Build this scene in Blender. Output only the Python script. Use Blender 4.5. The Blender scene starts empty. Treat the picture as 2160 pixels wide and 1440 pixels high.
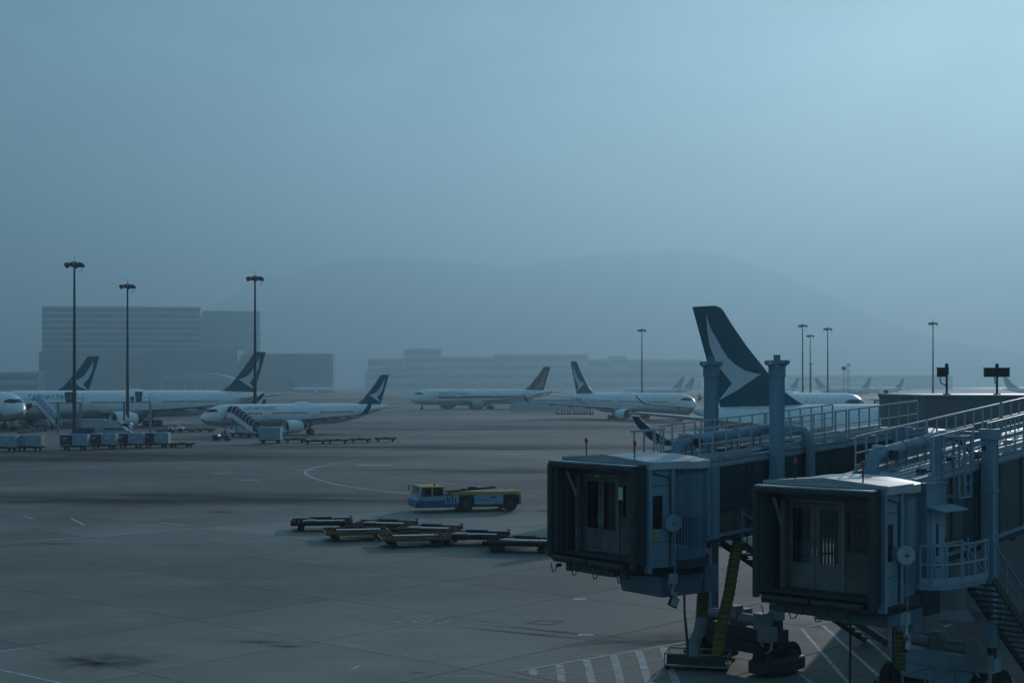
import bpy, bmesh, math, random
from mathutils import Matrix, Vector, noise
R = math.radians
random.seed(7)
S = bpy.context.scene
COL = S.collection

# ---------------------------------------------------------------- camera, sky, sun, exposure
HC, YH, FPX = 9.5, 812.0, 3000.0            # camera height (m), horizon row and focal length in photo pixels
cam_d = bpy.data.cameras.new('camera')
cam = bpy.data.objects.new('camera', cam_d)
COL.objects.link(cam)
cam.location = (0, 0, HC)
cam.rotation_euler = (R(90), 0, 0)
cam_d.sensor_width = 36
cam_d.lens = FPX / 2160 * 36
cam_d.shift_y = (YH - 720) / 2160
cam_d.clip_start, cam_d.clip_end = 0.5, 20000
S.camera = cam

SUN_AZ, SUN_EL = 21.0, 15.5                 # clockwise from the view axis; height above the horizon
W = bpy.data.worlds.new('World')
S.world = W
W.use_nodes = True
wn = W.node_tree
wn.nodes.clear()
sky = wn.nodes.new('ShaderNodeTexSky')
sky.sky_type = 'NISHITA'
sky.sun_disc = False
sky.sun_elevation = R(SUN_EL)
sky.sun_rotation = R(SUN_AZ)
sky.altitude = 0
sky.air_density, sky.dust_density, sky.ozone_density = 1.6, 0.9, 4.5
bg = wn.nodes.new('ShaderNodeBackground')
bg.inputs['Strength'].default_value = 0.14
wo = wn.nodes.new('ShaderNodeOutputWorld')
cool = wn.nodes.new('ShaderNodeMix')           # thin overcast that cools the clear sky
cool.data_type = 'RGBA'; cool.blend_type = 'MULTIPLY'
cool.inputs[0].default_value = 1.0
cool.inputs[7].default_value = (0.60, 0.90, 1.06, 1)
wn.links.new(sky.outputs[0], cool.inputs[6])
stc = wn.nodes.new('ShaderNodeTexCoord')        # soft broken overcast over the whole sky
smp = wn.nodes.new('ShaderNodeMapping'); smp.inputs['Scale'].default_value = (1.0, 1.0, 2.6)
sns = wn.nodes.new('ShaderNodeTexNoise'); sns.inputs['Scale'].default_value = 2.6
sns.inputs['Detail'].default_value = 5; sns.inputs['Roughness'].default_value = 0.52; sns.inputs['Distortion'].default_value = 0.4
smr = wn.nodes.new('ShaderNodeMapRange')
for _i, _v in enumerate((0.30, 0.70, 0.34, 0.68)): smr.inputs[_i+1].default_value = _v
veil = wn.nodes.new('ShaderNodeMix'); veil.data_type = 'RGBA'
veil.inputs[7].default_value = (1.40, 2.85, 3.75, 1)
sn2 = wn.nodes.new('ShaderNodeTexNoise'); sn2.inputs['Scale'].default_value = 5.5; sn2.inputs['Detail'].default_value = 6; sn2.inputs['Roughness'].default_value = 0.55; sn2.inputs['Distortion'].default_value = 0.6
sm2 = wn.nodes.new('ShaderNodeMapRange')
for _i, _v in enumerate((0.32, 0.68, 0.45, 1.60)): sm2.inputs[_i+1].default_value = _v
svm = wn.nodes.new('ShaderNodeVectorMath'); svm.operation = 'SCALE'; svm.inputs[0].default_value = (1.44, 2.90, 3.66)
wn.links.new(smp.outputs[0], sn2.inputs['Vector']); wn.links.new(sn2.outputs[0], sm2.inputs[0]); wn.links.new(sm2.outputs[0], svm.inputs['Scale'])
wn.links.new(svm.outputs[0], veil.inputs[7])
wn.links.new(stc.outputs['Generated'], smp.inputs[0]); wn.links.new(smp.outputs[0], sns.inputs['Vector'])
wn.links.new(sns.outputs[0], smr.inputs[0]); wn.links.new(smr.outputs[0], veil.inputs[0])
wn.links.new(cool.outputs[2], veil.inputs[6]); wn.links.new(veil.outputs[2], bg.inputs[0])
wn.links.new(bg.outputs[0], wo.inputs[0])

sun_d = bpy.data.lights.new('sun', 'SUN')
sun_d.energy = 4.4
sun_d.angle = R(0.6)
sun_d.color = (1.0, 0.98, 0.95)
sun = bpy.data.objects.new('sun', sun_d)
COL.objects.link(sun)
_d = Vector((math.sin(R(SUN_AZ)) * math.cos(R(SUN_EL)), math.cos(R(SUN_AZ)) * math.cos(R(SUN_EL)), math.sin(R(SUN_EL))))
sun.rotation_euler = _d.to_track_quat('Z', 'Y').to_euler()
sun.location = _d * 400

S.view_settings.view_transform = 'Standard'
S.view_settings.look = 'None'
S.view_settings.gamma = 1.0
S.view_settings.use_curve_mapping = False
S.view_settings.exposure = -0.54
S.render.engine = 'CYCLES'
S.cycles.use_denoising = True
S.cycles.max_bounces = 6
S.cycles.volume_bounces = 1
S.cycles.diffuse_bounces = 3
S.cycles.glossy_bounces = 3
S.cycles.transparent_max_bounces = 8

# ---------------------------------------------------------------- helpers
def px(x, y, Y):
    """A photo pixel at the distance Y (m)."""
    return Vector(((x - 1080) * Y / FPX, Y, HC - (y - YH) * Y / FPX))

def gp(x, y, z=0.0):
    """The ground point under a photo pixel."""
    Y = (HC - z) * FPX / (y - YH)
    return Vector(((x - 1080) * Y / FPX, Y, z))

def rotz_for(az):
    return R(90 - az)

def tag(o, label=None, cat=None, group=None, kind=None):
    if label: o['label'] = label
    if cat: o['category'] = cat
    if group: o['group'] = group
    if kind: o['kind'] = kind
    return o

def empty(name, loc, rz=0, label=None, cat=None, group=None):
    o = bpy.data.objects.new(name, None)
    o.empty_display_size = 0.3
    COL.objects.link(o)
    o.location = loc
    o.rotation_euler = (0, 0, rz)
    return tag(o, label, cat, group)

KIDS = {}
def copy_tree(o, parent=None):
    c = o.copy()
    COL.objects.link(c)
    c.parent = parent
    for ch in KIDS.get(o.name, []):
        k = copy_tree(ch, c)
        KIDS.setdefault(c.name, []).append(k)
    return c

class MB:
    """Collects polygons; build() links them as one mesh object."""
    def __init__(self, M=None):
        self.v, self.f, self.mi = [], [], []
        self.M = M or Matrix.Identity(4)
        self.m = 0
    def pt(self, p):
        self.v.append(self.M @ Vector(p))
        return len(self.v) - 1
    def face(self, idx):
        self.f.append(tuple(idx)); self.mi.append(self.m)
    def poly(self, pts):
        self.face([self.pt(p) for p in pts]); return self
    def box(self, x0, x1, y0, y1, z0, z1):
        i = [self.pt(p) for p in ((x0,y0,z0),(x1,y0,z0),(x1,y1,z0),(x0,y1,z0),(x0,y0,z1),(x1,y0,z1),(x1,y1,z1),(x0,y1,z1))]
        for q in ((0,3,2,1),(4,5,6,7),(0,1,5,4),(1,2,6,5),(2,3,7,6),(3,0,4,7)):
            self.face([i[k] for k in q])
        return self
    def bbox(self, c, sx, sy, sz):
        return self.box(c[0]-sx/2, c[0]+sx/2, c[1]-sy/2, c[1]+sy/2, c[2]-sz/2, c[2]+sz/2)
    def hexa(self, b, t):
        """A solid between two four-sided rings."""
        i = [self.pt(p) for p in b] + [self.pt(p) for p in t]
        for q in ((0,3,2,1),(4,5,6,7),(0,1,5,4),(1,2,6,5),(2,3,7,6),(3,0,4,7)):
            self.face([i[k] for k in q])
        return self
    def prism(self, pts, d):
        """A polygon pushed along the vector d."""
        d = Vector(d); n = len(pts)
        a = [self.pt(p) for p in pts]; b = [self.pt(Vector(p) + d) for p in pts]
        self.face(a[::-1]); self.face(b)
        for k in range(n):
            self.face((a[k], a[(k+1) % n], b[(k+1) % n], b[k]))
        return self
    def loft(self, rings, cap=True, closed=True):
        ids = [[self.pt(p) for p in r] for r in rings]
        n = len(ids[0]); m = n if closed else n - 1
        for a, b in zip(ids, ids[1:]):
            for k in range(m):
                self.face((a[k], a[(k+1) % n], b[(k+1) % n], b[k]))
        if cap and closed:
            self.face(ids[0][::-1]); self.face(ids[-1])
        return self
    def tube(self, pts, r, n=8, cap=True):
        pts = [Vector(p) for p in pts]
        rr = r if isinstance(r, (list, tuple)) else [r] * len(pts)
        rings = []
        t = (pts[1] - pts[0]).normalized()
        u = t.orthogonal().normalized()
        for i, p in enumerate(pts):
            if i == 0: tt = pts[1] - pts[0]
            elif i == len(pts) - 1: tt = pts[-1] - pts[-2]
            else: tt = (pts[i+1] - p).normalized() + (p - pts[i-1]).normalized()
            tt.normalize()
            u = (u - tt * u.dot(tt)).normalized()
            w = tt.cross(u)
            rings.append([p + (u * math.cos(2*math.pi*k/n) + w * math.sin(2*math.pi*k/n)) * rr[i] for k in range(n)])
        return self.loft(rings, cap)
    def bar(self, a, b, w, h=None, up=(0,0,1)):
        """A rectangular bar from a to b."""
        h = h or w
        a, b, up = Vector(a), Vector(b), Vector(up)
        t = (b - a).normalized()
        if abs(t.dot(up)) > 0.98: up = Vector((1,0,0))
        s = t.cross(up).normalized(); u = s.cross(t)
        r = [s*w/2 + u*h/2, -s*w/2 + u*h/2, -s*w/2 - u*h/2, s*w/2 - u*h/2]
        return self.loft([[a + q for q in r], [b + q for q in r]])
    def lathe(self, prof, o=(0,0,0), ax=(0,0,1), n=20, cap=False):
        """prof = [(distance along ax, radius)]."""
        o, ax = Vector(o), Vector(ax).normalized()
        u = ax.orthogonal().normalized(); w = ax.cross(u)
        rings = [[o + ax*d + (u*math.cos(2*math.pi*k/n) + w*math.sin(2*math.pi*k/n))*r for k in range(n)] for d, r in prof]
        return self.loft(rings, cap)
    def wheel(self, c, ax, r, w, n=18):
        h = w/2
        return self.lathe([(-h, r*.55), (-h, r*.86), (-h*.7, r*.98), (h*.7, r*.98), (h, r*.86), (h, r*.55)], c, ax, n, True)
    def build(self, name, mats, parent=None, smooth=False, kind=None, label=None, angle=35):
        me = bpy.data.meshes.new(name)
        me.from_pydata([tuple(p) for p in self.v], [], self.f)
        mats = mats if isinstance(mats, (list, tuple)) else [mats]
        for m in mats: me.materials.append(m)
        if len(mats) > 1: me.polygons.foreach_set('material_index', self.mi)
        bm = bmesh.new(); bm.from_mesh(me)
        bmesh.ops.recalc_face_normals(bm, faces=bm.faces)
        if smooth:
            ca = R(angle)
            for f in bm.faces: f.smooth = True
            for e in bm.edges:
                if len(e.link_faces) == 2 and e.calc_face_angle(0) > ca: e.smooth = False
        bm.to_mesh(me); bm.free()
        o = bpy.data.objects.new(name, me)
        COL.objects.link(o)
        if parent is not None:
            o.parent = parent
            KIDS.setdefault(parent.name, []).append(o)
        if kind: o['kind'] = kind
        if label: o['label'] = label
        return o

def twin(src, parent, loc=(0,0,0), rot=(0,0,0), name=None):
    """Another piece that shares src's mesh."""
    o = src.copy(); COL.objects.link(o)
    o.parent = parent; o.location = loc; o.rotation_euler = rot
    KIDS.setdefault(parent.name, []).append(o)
    return o

# ---------------------------------------------------------------- materials
def mat(name, col, rough=0.6, metal=0.0, var=0.18, scale=1.5, bump=0.0, spec=0.5, dirt=None, coat=0.0, streak=False, emit=None, rand=0.0):
    m = bpy.data.materials.new(name)
    m.use_nodes = True
    nt = m.node_tree; N = nt.nodes; L = nt.links
    b = N['Principled BSDF']
    b.inputs['Roughness'].default_value = rough
    b.inputs['Metallic'].default_value = metal
    b.inputs['Specular IOR Level'].default_value = spec
    b.inputs['Coat Weight'].default_value = coat
    tc = N.new('ShaderNodeTexCoord')
    vec = tc.outputs['Object']
    if streak:                                        # rain streaks run down
        mp = N.new('ShaderNodeMapping'); mp.inputs['Scale'].default_value = (1, 1, 0.12)
        L.new(vec, mp.inputs[0]); vec = mp.outputs[0]
    n1 = N.new('ShaderNodeTexNoise'); n1.inputs['Scale'].default_value = scale
    n1.inputs['Detail'].default_value = 6; n1.inputs['Roughness'].default_value = 0.62
    L.new(vec, n1.inputs['Vector'])
    ramp = N.new('ShaderNodeMapRange')
    ramp.inputs['From Min'].default_value = 0.3; ramp.inputs['From Max'].default_value = 0.7
    ramp.inputs['To Min'].default_value = 0.0; ramp.inputs['To Max'].default_value = 1.0
    L.new(n1.outputs[0], ramp.inputs[0])
    mx = N.new('ShaderNodeMix'); mx.data_type = 'RGBA'
    c = Vector(col)
    d = Vector(dirt) if dirt else c * (1 - var)
    h = c * (1 + var * 0.5)
    mx.inputs[6].default_value = (*d, 1); mx.inputs[7].default_value = (*h, 1)
    L.new(ramp.outputs[0], mx.inputs[0])
    out = mx.outputs[2]
    if rand:
        oi = N.new('ShaderNodeObjectInfo')
        mr = N.new('ShaderNodeMapRange')
        mr.inputs['To Min'].default_value = 1 - rand; mr.inputs['To Max'].default_value = 1 + rand
        L.new(oi.outputs['Random'], mr.inputs[0])
        vm = N.new('ShaderNodeVectorMath'); vm.operation = 'SCALE'
        L.new(out, vm.inputs[0]); L.new(mr.outputs[0], vm.inputs['Scale'])
        out = vm.outputs[0]
    L.new(out, b.inputs['Base Color'])
    r2 = N.new('ShaderNodeMapRange')
    r2.inputs['To Min'].default_value = max(0.02, rough - 0.08); r2.inputs['To Max'].default_value = min(1, rough + 0.12)
    L.new(n1.outputs[0], r2.inputs[0]); L.new(r2.outputs[0], b.inputs['Roughness'])
    if bump:
        bp = N.new('ShaderNodeBump'); bp.inputs['Strength'].default_value = bump; bp.inputs['Distance'].default_value = 0.02
        L.new(n1.outputs[0], bp.inputs['Height']); L.new(bp.outputs[0], b.inputs['Normal'])
    if emit:
        b.inputs['Emission Color'].default_value = (*emit[0], 1); b.inputs['Emission Strength'].default_value = emit[1]
    return m

def glass_mat(name, col, rough=0.05, dust=0.0):
    m = bpy.data.materials.new(name); m.use_nodes = True
    nt = m.node_tree; N = nt.nodes; L = nt.links
    N.remove(N['Principled BSDF'])
    tr = N.new('ShaderNodeBsdfTransparent'); tr.inputs[0].default_value = (*col, 1)
    gl = N.new('ShaderNodeBsdfGlossy'); gl.inputs['Roughness'].default_value = rough
    gl.inputs[0].default_value = (0.8, 0.85, 0.9, 1)
    fr = N.new('ShaderNodeFresnel'); fr.inputs[0].default_value = 1.5
    ns = N.new('ShaderNodeTexNoise'); ns.inputs['Scale'].default_value = 0.7
    ad = N.new('ShaderNodeMath'); ad.operation = 'MULTIPLY_ADD'; ad.inputs[1].default_value = 0.10; ad.inputs[2].default_value = 0.0
    L.new(ns.outputs[0], ad.inputs[0])
    a2 = N.new('ShaderNodeMath'); a2.operation = 'ADD'
    L.new(fr.outputs[0], a2.inputs[0]); L.new(ad.outputs[0], a2.inputs[1])
    mx = N.new('ShaderNodeMixShader')
    L.new(a2.outputs[0], mx.inputs[0]); L.new(tr.outputs[0], mx.inputs[1]); L.new(gl.outputs[0], mx.inputs[2])
    last = mx
    if dust:
        df = N.new('ShaderNodeBsdfDiffuse'); df.inputs[0].default_value = (0.14, 0.23, 0.26, 1)
        nd = N.new('ShaderNodeTexNoise'); nd.inputs['Scale'].default_value = 1.1; nd.inputs['Detail'].default_value = 5
        md = N.new('ShaderNodeMath'); md.operation = 'MULTIPLY'; md.inputs[1].default_value = dust*2; md.use_clamp = True
        L.new(nd.outputs[0], md.inputs[0])
        m2 = N.new('ShaderNodeMixShader')
        L.new(md.outputs[0], m2.inputs[0]); L.new(mx.outputs[0], m2.inputs[1]); L.new(df.outputs[0], m2.inputs[2]); last = m2
    L.new(last.outputs[0], N['Material Output'].inputs[0])
    return m

M = {}
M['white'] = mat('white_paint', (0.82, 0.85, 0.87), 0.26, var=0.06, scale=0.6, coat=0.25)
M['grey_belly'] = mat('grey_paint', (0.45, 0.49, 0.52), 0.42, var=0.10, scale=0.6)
M['green'] = mat('dark_green_paint', (0.001, 0.092, 0.132), 0.40, var=0.10, scale=0.7, spec=0.25)
M['wing_grey'] = mat('wing_grey', (0.30, 0.32, 0.34), 0.4, var=0.15, scale=0.8)
M['bare'] = mat('bare_metal', (0.55, 0.56, 0.57), 0.25, 0.9, var=0.1)
M['rubber'] = mat('black_rubber', (0.012, 0.012, 0.013), 0.75, var=0.3, scale=4)
M['dark'] = mat('dark_metal', (0.03, 0.033, 0.037), 0.55, var=0.3, scale=3)
M['steel'] = mat('grey_steel', (0.22, 0.24, 0.26), 0.5, 0.3, var=0.25, scale=2)
M['galv'] = mat('galvanised_steel', (0.38, 0.44, 0.48), 0.45, 0.4, var=0.2, scale=3)
M['glassdark'] = mat('dark_window', (0.008, 0.011, 0.014), 0.12, var=0.2)
M['navy'] = mat('navy_paint', (0.012, 0.022, 0.06), 0.35, var=0.1)
M['gold'] = mat('gold_paint', (0.22, 0.175, 0.085), 0.4, var=0.1)
M['red'] = mat('red_paint', (0.30, 0.02, 0.02), 0.45, var=0.2)
M['orange'] = mat('rusty_orange_paint', (0.20, 0.085, 0.025), 0.6, var=0.35, scale=3)
M['yellow'] = mat('yellow_paint', (0.46, 0.285, 0.022), 0.5, var=0.25, scale=2)
M['blue'] = mat('blue_paint', (0.008, 0.085, 0.21), 0.4, var=0.2, scale=2)
M['lightblue'] = mat('pale_blue_paint', (0.22, 0.33, 0.42), 0.45, var=0.15, scale=1.5)
M['pbb'] = mat('blue_grey_panel', (0.17, 0.28, 0.37), 0.5, var=0.34, scale=1.6, streak=True)
M['pbbroof'] = mat('pale_roof_panel', (0.40, 0.46, 0.50), 0.5, var=0.3, scale=1.2)
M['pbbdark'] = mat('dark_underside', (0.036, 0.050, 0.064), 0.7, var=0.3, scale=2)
M['bellow'] = mat('charcoal_canopy_fabric', (0.034, 0.043, 0.052), 0.8, var=0.3, scale=2)
M['glass'] = glass_mat('tinted_glass', (0.86, 0.94, 0.91), 0.05, 0.16)
M['clear'] = glass_mat('clear_glass', (0.75, 0.80, 0.80), 0.04)
M['hose'] = mat('yellow_hose_fabric', (0.17, 0.125, 0.015), 0.75, var=0.3, scale=5)
M['lineW'] = mat('white_marking', (0.48, 0.49, 0.48), 0.7, var=0.55, scale=2.2)
M['lineR'] = mat('faded_red_marking', (0.38, 0.20, 0.19), 0.7, var=0.4, scale=2.2)
M['contW'] = mat('container_aluminium', (0.40, 0.43, 0.46), 0.45, 0.3, var=0.3, scale=1.2)
M['bwall'] = mat('pale_facade', (0.42, 0.44, 0.46), 0.7, var=0.12, scale=0.05)
M['bband'] = mat('facade_band', (0.80, 0.81, 0.82), 0.6, var=0.08, scale=0.05)
M['bglass'] = mat('facade_glass', (0.06, 0.08, 0.10), 0.3, var=0.2, scale=0.08)
M['bdark'] = mat('dark_cladding', (0.20, 0.22, 0.24), 0.6, var=0.2, scale=0.05)
M['concrete'] = mat('terminal_concrete', (0.17, 0.19, 0.205), 0.75, var=0.2, scale=0.4, streak=True)
M['beacon'] = mat('red_beacon_lens', (0.40, 0.012, 0.02), 0.3, var=0.1)
M['lampglass'] = mat('lamp_lens', (0.40, 0.43, 0.45), 0.2, var=0.1)
M['sign'] = mat('black_display', (0.008, 0.009, 0.012), 0.35, var=0.2)
M['inside'] = mat('cab_interior_panel', (0.10, 0.108, 0.105), 0.6, var=0.4, scale=1)
M['curtain'] = mat('pale_curtain', (0.66, 0.78, 0.70), 0.9, var=0.5, scale=1.2, streak=True)
M['curtainwall'] = mat('curved_curtain_metal', (0.10, 0.19, 0.27), 0.5, var=0.3, scale=1.5, streak=True)
M['innerdoor'] = mat('cab_door_panel', (0.135, 0.15, 0.155), 0.5, var=0.35, scale=1.5)
# ---------------------------------------------------------------- the setting: apron, slabs, grass strip, hills, haze
GRID = R(49)                                         # the slab grid follows the stands
def apron_mat(name, joints):
    m = bpy.data.materials.new(name); m.use_nodes = True
    nt = m.node_tree; N = nt.nodes; L = nt.links
    b = N['Principled BSDF']
    geo = N.new('ShaderNodeNewGeometry')
    def noise_n(scale, det, stretch=None, rot=0.0, rough=0.6):
        mp = N.new('ShaderNodeMapping')
        mp.inputs['Rotation'].default_value = (0, 0, rot)
        if stretch: mp.inputs['Scale'].default_value = stretch
        L.new(geo.outputs['Position'], mp.inputs[0])
        n = N.new('ShaderNodeTexNoise'); n.inputs['Scale'].default_value = scale
        n.inputs['Detail'].default_value = det; n.inputs['Roughness'].default_value = rough
        L.new(mp.outputs[0], n.inputs['Vector'])
        return n.outputs[0]
    def mr(src, a, b_, c, d):
        r = N.new('ShaderNodeMapRange')
        for i, v in enumerate((a, b_, c, d)): r.inputs[i+1].default_value = v
        L.new(src, r.inputs[0]); return r.outputs[0]
    def mul(a, b_):
        q = N.new('ShaderNodeMath'); q.operation = 'MULTIPLY'
        L.new(a, q.inputs[0])
        if isinstance(b_, float): q.inputs[1].default_value = b_
        else: L.new(b_, q.inputs[1])
        return q.outputs[0]
    broad = mr(noise_n(0.013, 4, (1, 1.0, 1), GRID), .36, .60, .42, 1.16)          # worn and oily areas
    lanes = mr(noise_n(0.030, 5, (0.16, 1, 1), -R(8)), .34, .62, .52, 1.14)        # rubbered taxi tracks
    mid = mr(noise_n(0.22, 6), .3, .7, .72, 1.18)
    fine = mr(noise_n(5.0, 8, rough=0.75), .25, .75, .86, 1.12)
    grain = mr(noise_n(1.3, 7, (0.25, 1, 1), GRID, .7), .3, .7, .88, 1.10)                 # brushed and tracked finish
    spots = mr(noise_n(0.55, 3), .70, .82, 1.0, .55)                               # oil drips
    v = mul(mul(mul(broad, lanes), mul(mul(mid, grain), fine)), spots)
    oi = N.new('ShaderNodeObjectInfo')
    v = mul(v, mr(oi.outputs['Random'], 0, 1, .84, 1.12)) if not joints else v
    vm = N.new('ShaderNodeVectorMath'); vm.operation = 'SCALE'
    vm.inputs[0].default_value = (0.205, 0.194, 0.178)
    L.new(v, vm.inputs['Scale'])
    L.new(vm.outputs[0], b.inputs['Base Color'])
    L.new(mr(noise_n(0.22, 6), .3, .7, .62, .85), b.inputs['Roughness'])
    b.inputs['Specular IOR Level'].default_value = 0.35
    bp = N.new('ShaderNodeBump'); bp.inputs['Strength'].default_value = 0.15; bp.inputs['Distance'].default_value = 0.01
    L.new(noise_n(9.0, 5), bp.inputs['Height']); L.new(bp.outputs[0], b.inputs['Normal'])
    return m
M['apron'] = apron_mat('apron_concrete', True)
M['slab'] = apron_mat('slab_concrete', False)
M['joint'] = mat('joint_sealant', (0.09, 0.085, 0.08), 0.85, var=0.3)
M['grass'] = mat('dry_grass', (0.055, 0.065, 0.03), 0.9, var=0.4, scale=0.08)
M['rock'] = mat('hill_scrub', (0.045, 0.06, 0.035), 0.95, var=0.45, scale=0.01)
M['sea'] = mat('sea_water', (0.02, 0.035, 0.045), 0.2, var=0.2, scale=0.02)

# slabs: a block of 17 x 17 one by one, the sheet takes over beyond it
PITCH, NS, GAP = 7.5, 17, 0.03
HALF = PITCH * NS / 2
GC = Vector((0, 101, 0))
G1 = Vector((math.cos(GRID), math.sin(GRID), 0)); G2 = Vector((-math.sin(GRID), math.cos(GRID), 0))
def gxy(a, b, z=0.0):
    p = GC + G1*a + G2*b
    return (p.x, p.y, z)
mb = MB()
BIG = 5200.0
inn = [(-HALF,-HALF),(HALF,-HALF),(HALF,HALF),(-HALF,HALF)]
corner = [(-6000,-400),(6000,-400),(6000,11000),(-6000,11000)]
# outer sheet corners listed in the order that faces the block's corners
ang = [math.atan2(gxy(a,b)[1]-GC.y, gxy(a,b)[0]-GC.x) for a,b in inn]
outer = []
for a in ang:
    outer.append(min(corner, key=lambda c: abs((math.atan2(c[1]-GC.y, c[0]-GC.x) - a + math.pi) % (2*math.pi) - math.pi)))
ii = [mb.pt(gxy(a,b)) for a,b in inn]
lo = [mb.pt(gxy(a,b,-0.16)) for a,b in inn]
for k in range(4): mb.face((ii[k], ii[(k+1)%4], lo[(k+1)%4], lo[k]))
# ring of quads around the block, then a frame to the world corners
rr = [mb.pt((c[0], c[1], 0)) for c in corner]
angc = [math.atan2(c[1]-GC.y, c[0]-GC.x) for c in corner]
order_i = sorted(range(4), key=lambda k: ang[k]); order_o = sorted(range(4), key=lambda k: angc[k])
seq = sorted([(ang[k], 'i', ii[k]) for k in range(4)] + [(angc[k], 'o', rr[k]) for k in range(4)])
ci = [ii[k] for k in order_i]; co = [rr[k] for k in order_o]
ai = [ang[k] for k in order_i]; ao = [angc[k] for k in order_o]
i = j = 0; ni = nj = 0
while ni < 4 or nj < 4:
    na = ai[(i+1)%4] + (2*math.pi if i+1 >= 4 else 0) if ni < 4 else 1e9
    nb = ao[(j+1)%4] + (2*math.pi if j+1 >= 4 else 0) if nj < 4 else 1e9
    if na <= nb:
        mb.face((ci[i%4], co[j%4], ci[(i+1)%4])); i += 1; ni += 1
    else:
        mb.face((ci[i%4], co[j%4], co[(j+1)%4])); j += 1; nj += 1
apron = mb.build('apron', M['apron'], kind='structure')
mb = MB(); mb.poly([gxy(-HALF,-HALF,-0.018), gxy(HALF,-HALF,-0.018), gxy(HALF,HALF,-0.018), gxy(-HALF,HALF,-0.018)])
mb.build('joint_sealant', M['joint'], apron)
mb = MB(); h = PITCH/2 - GAP/2; c_ = 0.015
mb.loft([[(-h,-h,-.15),(h,-h,-.15),(h,h,-.15),(-h,h,-.15)], [(-h,-h,-c_),(h,-h,-c_),(h,h,-c_),(-h,h,-c_)],
         [(-h+c_,-h+c_,0),(h-c_,-h+c_,0),(h-c_,h-c_,0),(-h+c_,h-c_,0)]])
first = None
for a in range(NS):
    for b in range(NS):
        loc = gxy((a-(NS-1)/2)*PITCH, (b-(NS-1)/2)*PITCH, random.uniform(-.002, 0.0))
        if first is None:
            first = mb.build('slab', M['slab'], apron); o = first
        else:
            o = first.copy(); COL.objects.link(o); o.parent = apron
        o.location = loc; o.rotation_euler = (0, 0, GRID)

# the grass strip and sea beyond the apron
mb = MB(); mb.poly([(-2300,760,.02),(2300,760,.02),(2300,800,.02),(-2300,800,.02)])
mb.poly([(-2300,880,.02),(2300,880,.02),(2300,960,.02),(-2300,960,.02)])
mb.build('grass_strip', M['grass'], kind='structure')
mb = MB(); mb.poly([(-5900,3700,.03),(5900,3700,.03),(5900,6800,.03),(-5900,6800,.03)])
mb.build('sea', M['sea'], kind='structure')

def ridge(name, prof, Y, depth, seed):
    """A hill range: the crest line is given by photo pixels at distance Y; slopes fall to the front and back."""
    mb = MB(); n = 140; rows = 14
    x0, x1 = prof[0][0], prof[-1][0]
    def crest(t):
        x = x0 + (x1-x0)*t
        for (xa, ya), (xb, yb) in zip(prof, prof[1:]):
            if xa <= x <= xb:
                s = (x-xa)/(xb-xa); s = s*s*(3-2*s)*.5 + s*.5
                return px(x, ya + (yb-ya)*s, Y)
        return px(x, prof[-1][1], Y)
    rings = []
    for i in range(n+1):
        c = crest(i/n); row = []
        for j in range(rows+1):
            s = j/rows*2 - 1                       # -1 front foot, 0 crest, 1 back foot
            hh = max(0.0, c.z) * (1-abs(s))**1.15
            y = Y + s*depth
            hh += noise.noise(Vector((c.x*.0015+seed, y*.0015, 0)))*c.z*.16*(abs(s)**.5)*(1-abs(s))*2
            hh += noise.noise(Vector((c.x*.004+seed, y*.004, 3)))*c.z*.04*(1-abs(s)**4) + noise.noise(Vector((c.x*.008+seed, y*.006, 7)))*c.z*.012
            row.append((c.x, y, max(hh, 0)-.5))
        rings.append(row)
    mb.loft(rings, cap=False, closed=False)
    return mb.build(name, M['rock'], smooth=True, angle=80, kind='structure')
ridge('hills', [(-100,790),(220,770),(430,655),(560,585),(740,545),(900,548),(1050,560),(1180,620),(1300,690),(1400,770)], 9300, 1700, 3)
ridge('hills', [(760,770),(900,640),(1020,575),(1160,548),(1350,525),(1500,530),(1620,570),(1750,625),(1860,675),(2000,722),(2200,752),(2500,780)], 9300, 1400, 9)
ridge('hills', [(1300,800),(1430,735),(1520,690),(1580,682),(1700,712),(1850,745),(2000,770),(2120,772),(2300,795)], 7600, 1100, 15)

# haze: one closed box of even air round everything
mb = MB(); mb.box(-6100, 6100, -450, 11100, -1.5, 985)
hz = mb.build('haze', bpy.data.materials.new('haze_air'), kind='stuff')
hm = hz.data.materials[0]; hm.use_nodes = True
nt = hm.node_tree; nt.nodes.remove(nt.nodes['Principled BSDF'])
pv = nt.nodes.new('ShaderNodeVolumePrincipled')
pv.inputs['Color'].default_value = (0.42, 0.63, 0.755, 1)
pv.inputs['Density'].default_value = 0.00040
pv.inputs['Anisotropy'].default_value = 0.52
nt.links.new(pv.outputs[0], nt.nodes['Material Output'].inputs['Volume'])
# ---------------------------------------------------------------- airliners
def text_mesh(txt, size, cuts=0.14):
    """Flat letters as (verts, faces) in metres, cut into thin bands so that they can follow a curved skin."""
    cu = bpy.data.curves.new('lettering', 'FONT'); cu.body = txt; cu.size = size
    cu.resolution_u = 3
    o = bpy.data.objects.new('lettering', cu); COL.objects.link(o)
    dg = bpy.context.evaluated_depsgraph_get(); dg.update()
    me = bpy.data.meshes.new_from_object(o.evaluated_get(dg))
    bpy.data.objects.remove(o); bpy.data.curves.remove(cu)
    bm = bmesh.new(); bm.from_mesh(me); bpy.data.meshes.remove(me)
    if bm.verts:
        z0 = min(v.co.y for v in bm.verts); z1 = max(v.co.y for v in bm.verts)
        k = z0 + cuts
        while k < z1:
            bmesh.ops.bisect_plane(bm, geom=bm.verts[:] + bm.edges[:] + bm.faces[:], plane_co=(0, k, 0), plane_no=(0, 1, 0))
            k += cuts
    bm.verts.index_update()
    r = ([(v.co.x, v.co.y) for v in bm.verts], [[v.index for v in f.verts] for f in bm.faces])
    bm.free(); return r

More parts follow.
